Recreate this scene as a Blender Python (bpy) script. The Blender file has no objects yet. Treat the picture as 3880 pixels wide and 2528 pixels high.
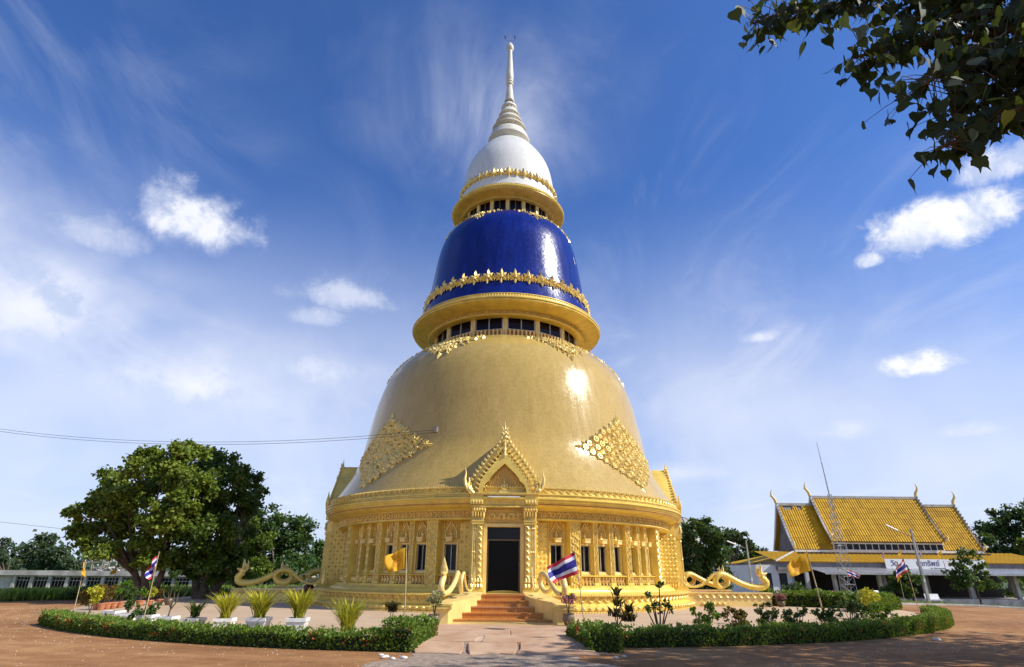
import bpy, bmesh, math, random
import numpy as np
from math import sin, cos, pi, radians, degrees, sqrt, hypot, atan2, tan
from mathutils import Matrix, Vector
random.seed(7); RNG = np.random.default_rng(11)
scene = bpy.context.scene
COL = scene.collection

# ------------------------------------------------------------------ camera
FPX, CX, CY = 2150.0, 1940.0, 1264.0           # photograph pixels (3880 x 2528)
CAM = np.array([0.0, -34.0, 1.4])
_u = np.array([45.0, 5074.0, -2150.0]); _u /= np.linalg.norm(_u)
_y = np.array([1907.0 - CX, -(2175.0 - CY), -FPX]); _y -= _u * (_y @ _u); _y /= np.linalg.norm(_y)
_x = np.cross(_y, _u)
CM = np.array([_x, _y, _u])                    # world = CM @ camera axes
cam_data = bpy.data.cameras.new('camera'); cam = bpy.data.objects.new('camera', cam_data)
COL.objects.link(cam); scene.camera = cam
cam_data.sensor_width = 36.0; cam_data.lens = FPX / 3880.0 * 36.0
cam_data.clip_start = 0.1; cam_data.clip_end = 20000
mw = Matrix.Identity(4)
for i in range(3):
    for j in range(3): mw[i][j] = CM[i][j]
    mw[i][3] = CAM[i]
cam.matrix_world = mw

def ray(px, py):
    d = CM @ np.array([px - CX, -(py - CY), -FPX]); return d / np.linalg.norm(d)
def rayd(x, y): return ray(x * 1.6303, y * 1.6303)
def sstep(t): t = min(1.0, max(0.0, t)); return t * t * (3 - 2 * t)
def terrain(x, y):
    r = hypot(x, y)
    return -0.15 - 1.05 * sstep((r - 24) / 32.0)
def ground(px, py, z=None):
    d = ray(px, py)
    if z is not None: return CAM + d * ((z - CAM[2]) / d[2])
    t = (-0.15 - CAM[2]) / d[2]
    for _ in range(40):
        P = CAM + d * t; t = 0.5 * t + 0.5 * (terrain(P[0], P[1]) - CAM[2]) / d[2]
    P = CAM + d * t; P[2] = terrain(P[0], P[1]); return P
def aty(px, py, y):
    d = ray(px, py); return CAM + d * ((y - CAM[1]) / d[1])
def crop(ox, oy, s): return lambda x, y: (ox + x / s, oy + y / s)
c5 = crop(2550, 1750, 1.789); z2 = crop(1600, 1950, 3.447); z3 = crop(2050, 1950, 3.447); z4 = crop(2600, 1950, 3.447)
z5 = crop(3100, 1950, 3.1017); z6 = crop(150, 2050, 3.2443); z7 = crop(850, 2000, 3.878); z8 = crop(900, 1950, 2.684)
dd = lambda x, y: (x * 1.6303, y * 1.6303)

# ------------------------------------------------------------------ world: sky and clouds
SUN_EL, SUN_FRONT = radians(40.0), radians(75.0)   # front angle: 0 = from behind the camera, 90 = from the right
SDIR = Vector((sin(SUN_FRONT) * cos(SUN_EL), -cos(SUN_FRONT) * cos(SUN_EL), sin(SUN_EL)))
world = bpy.data.worlds.new('World'); scene.world = world; world.use_nodes = True
wt = world.node_tree; wt.nodes.clear()
class NT:
    def __init__(s, t): s.t = t
    def n(s, typ, **kw):
        nd = s.t.nodes.new(typ)
        for k, v in kw.items(): setattr(nd, k, v)
        return nd
    def put(s, sock, v):
        if v is None: return
        if isinstance(v, bpy.types.NodeSocket): s.t.links.new(v, sock)
        else: sock.default_value = v
    def m(s, op, a, b=None, c=None, clamp=False):
        nd = s.n('ShaderNodeMath', operation=op, use_clamp=clamp)
        for i, v in enumerate((a, b, c)): s.put(nd.inputs[i], v)
        return nd.outputs[0]
    def vm(s, op, a, b=None, scale=None):
        nd = s.n('ShaderNodeVectorMath', operation=op)
        s.put(nd.inputs[0], a); s.put(nd.inputs[1], b)
        if scale is not None: s.put(nd.inputs[3], scale)
        return nd.outputs['Value'] if op in ('DOT_PRODUCT', 'LENGTH', 'DISTANCE') else nd.outputs[0]
    def noise(s, vec, scale, detail=4, rough=0.55, dist=0.0, color=False):
        nd = s.n('ShaderNodeTexNoise'); s.put(nd.inputs['Vector'], vec)
        nd.inputs['Scale'].default_value = scale; nd.inputs['Detail'].default_value = detail
        nd.inputs['Roughness'].default_value = rough; nd.inputs['Distortion'].default_value = dist
        return nd.outputs['Color' if color else 'Fac']
    def ramp(s, fac, stops, interp='LINEAR'):
        nd = s.n('ShaderNodeValToRGB'); s.put(nd.inputs[0], fac); cr = nd.color_ramp; cr.interpolation = interp
        while len(cr.elements) < len(stops): cr.elements.new(0.5)
        for e, (p, c) in zip(cr.elements, stops):
            e.position = p; e.color = (c if len(c) == 4 else (*c, 1)) if hasattr(c, '__len__') else (c, c, c, 1)
        return nd.outputs[0]
    def mix(s, fac, a, b, blend='MIX'):
        nd = s.n('ShaderNodeMix', data_type='RGBA', blend_type=blend)
        s.put(nd.inputs[0], fac)
        for i, v in ((6, a), (7, b)):
            if not isinstance(v, bpy.types.NodeSocket) and len(v) == 3: v = (*v, 1)
            s.put(nd.inputs[i], v)
        return nd.outputs[2]
    def smooth(s, x, a, b):
        nd = s.n('ShaderNodeMapRange', interpolation_type='SMOOTHSTEP'); s.put(nd.inputs[0], x)
        nd.inputs[1].default_value = a; nd.inputs[2].default_value = b
        return nd.outputs[0]
W = NT(wt)
sky = W.n('ShaderNodeTexSky', sky_type='NISHITA'); sky.sun_disc = False
sky.sun_elevation = SUN_EL; sky.sun_rotation = atan2(SDIR.x, SDIR.y)
sky.air_density = 1.0; sky.dust_density = 0.6; sky.ozone_density = 3.0; sky.altitude = 50
gen = W.n('ShaderNodeTexCoord').outputs['Generated']
dirv = W.vm('NORMALIZE', gen)
sep = W.n('ShaderNodeSeparateXYZ'); W.put(sep.inputs[0], dirv); dz = sep.outputs[2]
dzc = W.m('MAXIMUM', dz, 0.0)
den = W.m('ADD', dzc, 0.12)
comb = W.n('ShaderNodeCombineXYZ')
W.put(comb.inputs[0], W.m('DIVIDE', sep.outputs[0], den)); W.put(comb.inputs[1], W.m('DIVIDE', sep.outputs[1], den))
plane = comb.outputs[0]                                        # flat cloud layer overhead
# thin streaked cirrus
mp = W.n('ShaderNodeMapping'); W.put(mp.inputs[0], plane); mp.inputs['Rotation'].default_value = (0, 0, radians(14)); mp.inputs['Scale'].default_value = (1.6, 0.70, 1)
ci = W.noise(mp.outputs[0], 1.7, 6, 0.62, 1.3)
ci2 = W.noise(plane, 0.55, 3, 0.5, 0.3)
cirrus = W.m('MULTIPLY', W.smooth(ci, 0.44, 0.80), W.smooth(ci2, 0.38, 0.66))
# soft bank of thin cloud, thicker low in the sky
bk = W.noise(dirv, 2.2, 4, 0.55, 0.5)
low = W.m('SUBTRACT', 1.0, W.smooth(dz, 0.02, 0.62))
bank = W.m('MULTIPLY', W.smooth(bk, 0.26, 0.62), low)
NZ = {6: W.noise(dirv, 6, 4, 0.58, 0.2), 15: W.noise(dirv, 17, 6, 0.66, 0.25)}
def blob(x, y, w, h, soft, amp, nsc, gain):
    c = rayd(x, y); r = np.cross(c, [0, 0, 1.0]); r /= np.linalg.norm(r); u = np.cross(r, c)
    rad = np.linalg.norm(np.array([(x * 1.6303 - CX), (y * 1.6303 - CY), FPX])) / 1.6303
    a = W.vm('DOT_PRODUCT', dirv, tuple(r * rad / w))
    b = W.m('ADD', W.vm('DOT_PRODUCT', dirv, tuple(u * rad / h)), -float(c @ u) * rad / h)
    bb = W.m('MAXIMUM', b, W.m('MULTIPLY', b, -1.5))
    d = W.m('SQRT', W.m('ADD', W.m('MULTIPLY', a, a), W.m('MULTIPLY', bb, bb)))
    front = W.m('GREATER_THAN', W.vm('DOT_PRODUCT', dirv, tuple(c)), 0.3)
    nz = NZ[6 if nsc < 10 else 15]
    v = W.m('ADD', W.m('SUBTRACT', 1.0, d), W.m('MULTIPLY_ADD', nz, amp, -0.5 * amp))
    return W.m('MULTIPLY', W.m('MULTIPLY', W.smooth(v, 0.0, soft), front), gain)
CL = [(450,520,160,100,.75,1.6,16,.88),(225,555,130,85,.9,1.6,14,.5),(800,690,140,52,.9,2.0,16,.55),(735,740,75,34,.9,1.8,20,.5),
      (735,870,170,75,1.0,1.6,13,.5),(2185,530,190,92,.55,1.6,15,.95),(2020,608,42,30,.6,1.4,22,.8),(2330,385,140,64,.6,1.8,15,.75),
      (2135,850,112,44,.65,1.5,18,.9),(1765,785,55,22,.8,1.6,24,.6),(1960,1000,95,45,1.0,1.6,16,.45),(2255,1003,80,26,.9,1.6,20,.5),
      (1600,1100,120,34,1.0,1.6,18,.45),(360,640,200,90,1.2,1.4,9,.3),(60,720,560,340,1.3,1.2,6,.85),(450,900,600,250,1.3,1.2,6,.72),
      (700,1000,380,140,1.2,1.2,6,.35),(1750,960,420,160,1.3,1.2,6,.4),(2250,1080,300,110,1.3,1.2,7,.35)]
cum = None
for a in CL:
    b = blob(*a); cum = b if cum is None else W.m('MAXIMUM', cum, b)
fan = blob(1150, 290, 420, 330, 1.3, 0.8, 5, 1.0)
fanm = W.m('MULTIPLY', fan, W.m('MULTIPLY', W.smooth(ci, 0.22, 0.82), 0.80))
thin = W.m('ADD', W.m('MULTIPLY', cirrus, 0.50), W.m('MULTIPLY', bank, 0.72))
thin = W.m('MAXIMUM', thin, fanm)
allc = W.m('SUBTRACT', 1.0, W.m('MULTIPLY', W.m('SUBTRACT', 1.0, W.m('MINIMUM', thin, 0.95)), W.m('SUBTRACT', 1.0, cum)))
tint = W.mix(1.0, sky.outputs[0], (0.60, 0.94, 1.50), 'MULTIPLY')
hz = W.m('SUBTRACT', 1.0, W.smooth(dz, -0.02, 0.60))
tint = W.mix(W.m('MULTIPLY', hz, 0.66), tint, (5.7, 6.45, 8.3))          # pale humid air low over the horizon
lit = W.m('SUBTRACT', NZ[15], W.noise(W.vm('ADD', dirv, tuple(SDIR * 0.035)), 17, 4, 0.6, 0.25))
cloudcol = W.mix(W.smooth(cum, 0.25, 0.8), (7.3, 7.7, 8.9), W.mix(W.smooth(lit, -0.16, 0.12), (5.8, 6.5, 8.2), (9.0, 9.1, 9.7)))
skyc = W.mix(allc, tint, cloudcol)
bg = W.n('ShaderNodeBackground'); W.put(bg.inputs[0], skyc); bg.inputs[1].default_value = 0.093
world.cycles.sampling_method = 'MANUAL'; world.cycles.sample_map_resolution = 512
wo = W.n('ShaderNodeOutputWorld'); wt.links.new(bg.outputs[0], wo.inputs[0])

# ------------------------------------------------------------------ sun and exposure
sl = bpy.data.lights.new('sun', 'SUN'); sl.energy = 4.6; sl.angle = radians(0.53); sl.color = (1.0, 0.94, 0.84)
so = bpy.data.objects.new('sun', sl); COL.objects.link(so); so.rotation_euler = SDIR.to_track_quat('Z', 'Y').to_euler()
so.location = (40, -10, 40)
vs = scene.view_settings; vs.view_transform = 'Standard'; vs.look = 'None'; vs.exposure = 0.33; vs.gamma = 1.0; vs.use_curve_mapping = False
scene.render.engine = 'CYCLES'
scene.render.resolution_x, scene.render.resolution_y = 1024, 667

# ------------------------------------------------------------------ materials
MATS = {}
def newmat(name):
    m = bpy.data.materials.new(name); m.use_nodes = True; t = m.node_tree; t.nodes.clear()
    N = NT(t); out = N.n('ShaderNodeOutputMaterial'); MATS[name] = m
    return m, N, out
def pbsdf(N, out, col, rough=0.6, metal=0.0, spec=0.5, normal=None, coat=0.0, trans=None):
    p = N.n('ShaderNodeBsdfPrincipled')
    if not isinstance(col, bpy.types.NodeSocket) and len(col) == 3: col = (*col, 1)
    N.put(p.inputs['Base Color'], col); N.put(p.inputs['Roughness'], rough); N.put(p.inputs['Metallic'], metal)
    p.inputs['Specular IOR Level'].default_value = spec; p.inputs['Coat Weight'].default_value = coat
    p.inputs['Coat Roughness'].default_value = 0.12
    if normal is not None: N.put(p.inputs['Normal'], normal)
    N.t.links.new(p.outputs[0], out.inputs[0]); return p
def simple(name, col, rough=0.6, metal=0.0, spec=0.5, var=0.25, vscale=3.0, bump=0.0, bscale=30.0, col2=None, coat=0.0):
    m, N, out = newmat(name)
    pos = N.n('ShaderNodeNewGeometry').outputs['Position']
    nz = N.noise(pos, vscale, 6, 0.62)
    c2 = col2 or tuple(c * (1 - var) for c in col); c1 = tuple(min(1, c * (1 + var * 0.6)) for c in col) if col2 is None else col
    c = N.mix(N.smooth(nz, 0.32, 0.68), c1, c2)
    nrm = None
    if bump > 0:
        b = N.n('ShaderNodeBump'); b.inputs['Strength'].default_value = bump; b.inputs['Distance'].default_value = 0.02
        N.put(b.inputs['Height'], N.noise(pos, bscale, 5, 0.6)); nrm = b.outputs[0]
    pbsdf(N, out, c, rough, metal, spec, nrm, coat); return m
simple('gold_paint', (0.79, 0.575, 0.115), 0.36, 0.08, 0.6, 0.16, 1.7, 0.06, 40)
simple('gold_relief', (0.86, 0.64, 0.20), 0.30, 0.25, 0.6, 0.2, 5.0)
simple('gold_pale', (0.84, 0.62, 0.22), 0.42, 0.05, 0.5, 0.14, 1.5, 0.06, 30)
simple('gold_deep', (0.62, 0.37, 0.07), 0.45, 0.1, 0.5, 0.2, 2.0)
simple('relief_ground', (0.50, 0.22, 0.06), 0.6, 0.0, 0.4, 0.2, 3.0)
simple('red_mouth', (0.35, 0.02, 0.03), 0.4)
simple('white_plaster', (0.80, 0.79, 0.74), 0.5, 0.0, 0.4, 0.10, 1.0, 0.05, 20)
simple('cream_plaster', (0.72, 0.685, 0.585), 0.55, 0.0, 0.4, 0.0, 1.6, 0.08, 20, col2=(0.58, 0.54, 0.45))
simple('white_paint', (0.78, 0.77, 0.72), 0.45, 0.0, 0.5, 0.10, 4.0)
simple('dark_glass', (0.004, 0.004, 0.005), 0.06, 0.0, 0.22, 0.1, 1.0)
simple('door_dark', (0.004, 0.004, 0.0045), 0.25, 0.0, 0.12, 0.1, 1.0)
simple('purple_glass', (0.010, 0.004, 0.010), 0.08, 0.0, 0.15, 0.2, 1.0)
simple('window_frame', (0.42, 0.41, 0.37), 0.4, 0.3, 0.5)
simple('bronze_frame', (0.16, 0.12, 0.06), 0.4, 0.3, 0.5)
simple('concrete', (0.46, 0.44, 0.40), 0.85, 0.0, 0.3, 0.3, 1.2, 0.3, 12)
simple('concrete_old', (0.56, 0.53, 0.47), 0.9, 0.0, 0.3, 0.0, 0.8, 0.3, 10, col2=(0.30, 0.28, 0.24))
simple('grey_render', (0.22, 0.20, 0.20), 0.85, 0.0, 0.3, 0.25, 1.0)
simple('dark_interior', (0.03, 0.028, 0.026), 0.8)  # near-black tone carries the shade of indoor spaces
simple('terracotta', (0.50, 0.20, 0.10), 0.75, 0.0, 0.3, 0.25, 9.0, 0.15, 40)
simple('brown_jar', (0.16, 0.115, 0.07), 0.4, 0.0, 0.5, 0.3, 10.0)
simple('soil', (0.07, 0.04, 0.025), 0.95)
simple('steel', (0.45, 0.45, 0.44), 0.45, 0.7, 0.5)
simple('rust_steel', (0.30, 0.27, 0.24), 0.6, 0.3, 0.5)
simple('bamboo', (0.46, 0.36, 0.18), 0.6, 0.0, 0.4, 0.3, 6.0)
simple('weathered_wood', (0.30, 0.25, 0.20), 0.8, 0.0, 0.3, 0.3, 5.0)
simple('bark', (0.12, 0.09, 0.065), 0.9, 0.0, 0.3, 0.4, 5.0, 0.5, 14)
simple('twig', (0.10, 0.085, 0.055), 0.85, 0.0, 0.3, 0.3, 8.0)
simple('rubber', (0.02, 0.02, 0.02), 0.7)
simple('red_enamel', (0.14, 0.006, 0.012), 0.2, 0.0, 0.5, 0.1, 3.0, coat=0.6)
simple('flag_red', (0.55, 0.02, 0.04), 0.7); simple('flag_white', (0.80, 0.79, 0.80), 0.7); simple('flag_blue', (0.02, 0.018, 0.26), 0.7)
simple('stone_white', (0.62, 0.58, 0.52), 0.8, 0.0, 0.3, 0.25, 12.0)
simple('sign_white', (0.80, 0.80, 0.78), 0.5, 0.0, 0.4, 0.06, 2.0)
simple('ink_blue', (0.02, 0.03, 0.12), 0.6); simple('ink_red', (0.55, 0.03, 0.03), 0.6)
simple('cable', (0.03, 0.03, 0.035), 0.6)
simple('roof_ridge', (0.42, 0.40, 0.36), 0.8, 0.0, 0.3, 0.25, 2.0)
simple('pink_flower', (0.62, 0.10, 0.24), 0.6, 0.0, 0.3, 0.3, 20.0)
simple('red_flower', (0.62, 0.10, 0.045), 0.6, 0.0, 0.3, 0.3, 20.0)
simple('cream_flower', (0.68, 0.58, 0.38), 0.6, 0.0, 0.3, 0.3, 20.0)

def mosaic(name, ca, cb, cc, rough, jitter, nu, kz, vstr=0.5):
    m, N, out = newmat(name)
    geo = N.n('ShaderNodeNewGeometry'); pos = geo.outputs['Position']
    s = N.n('ShaderNodeSeparateXYZ'); N.put(s.inputs[0], pos)
    u = N.m('MULTIPLY', N.m('ARCTAN2', s.outputs[1], s.outputs[0]), nu / (2 * pi)); v = N.m('MULTIPLY', s.outputs[2], kz)
    cb_ = N.n('ShaderNodeCombineXYZ'); N.put(cb_.inputs[0], N.m('FLOOR', u)); N.put(cb_.inputs[1], N.m('FLOOR', v))
    wn = N.n('ShaderNodeTexWhiteNoise', noise_dimensions='2D'); N.put(wn.inputs['Vector'], cb_.outputs[0])
    # sheets of tiles laid in courses differ a little
    c2 = N.n('ShaderNodeCombineXYZ'); N.put(c2.inputs[0], N.m('FLOOR', N.m('DIVIDE', u, 5.0))); N.put(c2.inputs[1], N.m('FLOOR', N.m('DIVIDE', v, 8.0)))
    wn2 = N.n('ShaderNodeTexWhiteNoise', noise_dimensions='2D'); N.put(wn2.inputs['Vector'], c2.outputs[0])
    big = N.noise(pos, 0.45, 5, 0.6); 
    st = N.n('ShaderNodeMapping'); N.put(st.inputs[0], pos); st.inputs['Scale'].default_value = (2.2, 2.2, 0.12)
    streak = N.noise(st.outputs[0], 1.6, 5, 0.65)
    f = N.m('ADD', N.m('ADD', N.m('MULTIPLY', wn.outputs['Value'], 0.30), N.m('MULTIPLY', wn2.outputs['Value'], 0.18)), N.m('ADD', N.m('MULTIPLY', big, 0.30), N.m('MULTIPLY', streak, vstr)))
    col = N.ramp(N.m('MULTIPLY', f, 1.0 / (0.78 + vstr)), [(0.18, cc), (0.5, ca), (0.82, cb)])
    fu = N.m('FRACT', u); fv = N.m('FRACT', v)
    grout = N.m('MAXIMUM', N.m('LESS_THAN', fu, 0.10), N.m('LESS_THAN', fv, 0.08))
    col = N.mix(N.m('MULTIPLY', grout, 0.35), col, tuple(c * 0.45 for c in ca))
    j = N.vm('SCALE', N.vm('SUBTRACT', wn.outputs['Color'], (0.5, 0.5, 0.5)), scale=jitter)
    wv = N.vm('SCALE', N.vm('SUBTRACT', N.noise(pos, 0.8, 3, 0.5, 0, True), (0.5, 0.5, 0.5)), scale=jitter * 0.9)
    nrm = N.vm('NORMALIZE', N.vm('ADD', N.vm('ADD', geo.outputs['Normal'], j), wv))
    pbsdf(N, out, col, N.m('MULTIPLY_ADD', streak, 0.22, rough - 0.10), 0.0, 0.5, nrm); return m
mosaic('gold_mosaic', (0.50, 0.345, 0.095), (0.58, 0.415, 0.135), (0.39, 0.26, 0.065), 0.165, 0.040, 900, 14.0, 0.8)
mosaic('blue_mosaic', (0.004, 0.013, 0.165), (0.008, 0.028, 0.30), (0.003, 0.006, 0.07), 0.20, 0.07, 700, 7.0, 1.0)
mosaic('white_mosaic', (0.74, 0.73, 0.68), (0.80, 0.79, 0.75), (0.62, 0.60, 0.55), 0.32, 0.03, 420, 14.0)

def leafmat(name, dark, mid, light, trans=0.35, rough=0.42):
    m, N, out = newmat(name)
    at = N.n('ShaderNodeAttribute'); at.attribute_name = 'var'
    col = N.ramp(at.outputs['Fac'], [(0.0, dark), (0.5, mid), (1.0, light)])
    p = N.n('ShaderNodeBsdfPrincipled'); N.put(p.inputs['Base Color'], col); p.inputs['Roughness'].default_value = rough
    p.inputs['Specular IOR Level'].default_value = 0.25
    t = N.n('ShaderNodeBsdfTranslucent'); N.put(t.inputs[0], N.mix(0.5, col, (0.25, 0.32, 0.02)))
    mx = N.n('ShaderNodeMixShader'); mx.inputs[0].default_value = trans
    N.t.links.new(p.outputs[0], mx.inputs[1]); N.t.links.new(t.outputs[0], mx.inputs[2]); N.t.links.new(mx.outputs[0], out.inputs[0]); return m
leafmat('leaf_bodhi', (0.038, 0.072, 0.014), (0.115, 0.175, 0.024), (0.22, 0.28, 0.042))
leafmat('leaf_dark', (0.018, 0.044, 0.014), (0.044, 0.092, 0.024), (0.085, 0.15, 0.036), 0.25)
leafmat('leaf_shade', (0.008, 0.016, 0.006), (0.020, 0.040, 0.011), (0.055, 0.090, 0.018), 0.16, 0.6)  # bodhi leaf darkened: shade under the crown put into its colour
leafmat('leaf_far', (0.030, 0.052, 0.030), (0.052, 0.085, 0.042), (0.085, 0.12, 0.055), 0.25)
leafmat('leaf_hedge', (0.040, 0.085, 0.012), (0.115, 0.20, 0.026), (0.25, 0.34, 0.06), 0.35)
leafmat('leaf_garden', (0.022, 0.055, 0.012), (0.055, 0.11, 0.022), (0.11, 0.17, 0.04), 0.3)
leafmat('leaf_yellow', (0.14, 0.21, 0.02), (0.46, 0.46, 0.03), (0.80, 0.66, 0.07), 0.4)
leafmat('leaf_lime', (0.05, 0.12, 0.012), (0.11, 0.22, 0.02), (0.20, 0.32, 0.04), 0.35)
leafmat('leaf_bronze', (0.05, 0.028, 0.012), (0.13, 0.075, 0.02), (0.28, 0.19, 0.03), 0.3)
leafmat('leaf_maroon', (0.018, 0.010, 0.008), (0.050, 0.022, 0.016), (0.10, 0.05, 0.03), 0.25)
leafmat('leaf_pale', (0.14, 0.15, 0.06), (0.32, 0.32, 0.15), (0.52, 0.48, 0.28), 0.3)
leafmat('leaf_pink', (0.18, 0.03, 0.06), (0.40, 0.11, 0.18), (0.60, 0.30, 0.34), 0.35)
leafmat('grass_blade', (0.08, 0.14, 0.02), (0.17, 0.26, 0.04), (0.30, 0.38, 0.09), 0.4)
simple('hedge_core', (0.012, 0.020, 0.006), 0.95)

# ground materials
def groundmat():
    m, N, out = newmat('laterite')
    geo = N.n('ShaderNodeNewGeometry'); pos = geo.outputs['Position']
    s = N.n('ShaderNodeSeparateXYZ'); N.put(s.inputs[0], pos)
    n1 = N.noise(pos, 0.22, 6, 0.6); n2 = N.noise(pos, 2.4, 7, 0.7); n3 = N.noise(pos, 26, 4, 0.7)
    st = N.n('ShaderNodeMapping'); N.put(st.inputs[0], pos); st.inputs['Scale'].default_value = (0.18, 1.5, 1); st.inputs['Rotation'].default_value = (0, 0, radians(-12))
    rr = N.m('SQRT', N.m('ADD', N.m('MULTIPLY', s.outputs[0], s.outputs[0]), N.m('MULTIPLY', s.outputs[1], s.outputs[1])))
    pc = N.n('ShaderNodeCombineXYZ'); N.put(pc.inputs[0], N.m('MULTIPLY', rr, 1.5)); N.put(pc.inputs[1], N.m('MULTIPLY', N.m('ARCTAN2', s.outputs[1], s.outputs[0]), 2.5))
    tr = N.m('ADD', N.m('MULTIPLY', N.noise(st.outputs[0], 1.0, 5, 0.6, 0.6), 0.4), N.m('MULTIPLY', N.noise(pc.outputs[0], 1.3, 5, 0.6, 0.4), 0.6))   # ruts left by cars circling the plaza
    c = N.ramp(N.m('ADD', N.m('MULTIPLY', n1, 0.40), N.m('ADD', N.m('MULTIPLY', n2, 0.25), N.m('MULTIPLY', tr, 0.35))), [(0.39, (0.195, 0.085, 0.030)), (0.5, (0.32, 0.155, 0.058)), (0.61, (0.46, 0.255, 0.108))])
    peb = N.n('ShaderNodeTexVoronoi'); N.put(peb.inputs['Vector'], pos); peb.inputs['Scale'].default_value = 22
    pm = N.m('MULTIPLY', N.m('LESS_THAN', peb.outputs['Distance'], 0.22), N.smooth(N.noise(pos, 1.3, 3), 0.45, 0.62))
    c = N.mix(N.m('MULTIPLY', pm, 0.6), c, (0.46, 0.36, 0.27))
    c = N.mix(N.m('MULTIPLY', N.smooth(n3, 0.55, 0.8), 0.4), c, (0.16, 0.07, 0.035))
    r = N.m('SQRT', N.m('ADD', N.m('MULTIPLY', s.outputs[0], s.outputs[0]), N.m('MULTIPLY', s.outputs[1], s.outputs[1])))
    far = N.smooth(N.m('ADD', r, N.m('MULTIPLY', N.m('SUBTRACT', n1, 0.5), 30)), 55, 75)
    c = N.mix(far, c, N.mix(n2, (0.045, 0.075, 0.022), (0.10, 0.13, 0.04)))
    b = N.n('ShaderNodeBump'); b.inputs['Strength'].default_value = 0.7; b.inputs['Distance'].default_value = 0.03
    N.put(b.inputs['Height'], N.m('ADD', N.m('MULTIPLY', n2, 0.8), N.m('ADD', N.m('MULTIPLY', n3, 0.35), N.m('MULTIPLY', pm, 0.4))))
    pbsdf(N, out, c, 0.95, 0, 0.2, b.outputs[0])
groundmat()
def pavemat():
    m, N, out = newmat('plaza_concrete')
    pos = N.n('ShaderNodeNewGeometry').outputs['Position']
    n1 = N.noise(pos, 0.35, 6, 0.65); n2 = N.noise(pos, 5, 6, 0.7)
    c = N.ramp(N.m('ADD', N.m('MULTIPLY', n1, 0.65), N.m('MULTIPLY', n2, 0.35)), [(0.3, (0.40, 0.27, 0.165)), (0.5, (0.50, 0.36, 0.23)), (0.7, (0.57, 0.435, 0.30))])
    b = N.n('ShaderNodeBump'); b.inputs['Strength'].default_value = 0.25; b.inputs['Distance'].default_value = 0.01; N.put(b.inputs['Height'], n2)
    pbsdf(N, out, c, 0.85, 0, 0.3, b.outputs[0])
pavemat()
simple('slab_concrete', (0.54, 0.37, 0.24), 0.85, 0, 0.3, 0.0, 1.1, 0.3, 14, col2=(0.42, 0.245, 0.14))
simple('gravel_grey', (0.40, 0.33, 0.26), 0.95, 0, 0.2, 0.0, 9.0, 0.9, 40, col2=(0.25, 0.17, 0.115))
simple('lawn', (0.085, 0.13, 0.03), 0.95, 0, 0.2, 0.0, 0.6, 0.6, 20, col2=(0.13, 0.15, 0.05))
simple('yard_dirt', (0.20, 0.17, 0.10), 0.95, 0, 0.2, 0.3, 0.5, 0.4, 10)
def tilemat(name, c1, c2, sc):
    m, N, out = newmat(name)
    pos = N.n('ShaderNodeNewGeometry').outputs['Position']
    s = N.n('ShaderNodeSeparateXYZ'); N.put(s.inputs[0], N.vm('SCALE', pos, scale=sc))
    cb_ = N.n('ShaderNodeCombineXYZ')
    for i in range(3): N.put(cb_.inputs[i], N.m('FLOOR', N.m('ADD', s.outputs[i], 0.013)))
    wn = N.n('ShaderNodeTexWhiteNoise', noise_dimensions='3D'); N.put(wn.inputs['Vector'], cb_.outputs[0])
    col = N.mix(N.m('MULTIPLY', wn.outputs['Value'], 0.55), c1, c2)
    g = None
    for i in range(2):
        l = N.m('LESS_THAN', N.m('FRACT', N.m('ADD', s.outputs[i], 0.013)), 0.09); g = l if g is None else N.m('MAXIMUM', g, l)
    col = N.mix(N.m('MULTIPLY', g, 0.6), col, (0.55, 0.36, 0.20))
    pbsdf(N, out, col, 0.3, 0, 0.5)
tilemat('step_tile', (0.47, 0.165, 0.022), (0.60, 0.27, 0.05), 9.0)
tilemat('apron_tile', (0.62, 0.46, 0.17), (0.55, 0.38, 0.12), 9.0)
def roofmat():
    m, N, out = newmat('roof_tile')
    pos = N.n('ShaderNodeNewGeometry').outputs['Position']
    n1 = N.noise(pos, 0.5, 6, 0.65); n2 = N.noise(pos, 6, 5, 0.7)
    oi = N.n('ShaderNodeObjectInfo')
    f = N.m('ADD', N.m('MULTIPLY', n1, 0.5), N.m('ADD', N.m('MULTIPLY', n2, 0.25), N.m('MULTIPLY_ADD', oi.outputs['Random'], 0.40, -0.07)))
    c = N.ramp(f, [(0.25, (0.40, 0.215, 0.009)), (0.5, (0.53, 0.295, 0.012)), (0.75, (0.62, 0.36, 0.018))])
    pbsdf(N, out, c, 0.7, 0, 0.2)
roofmat()
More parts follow.
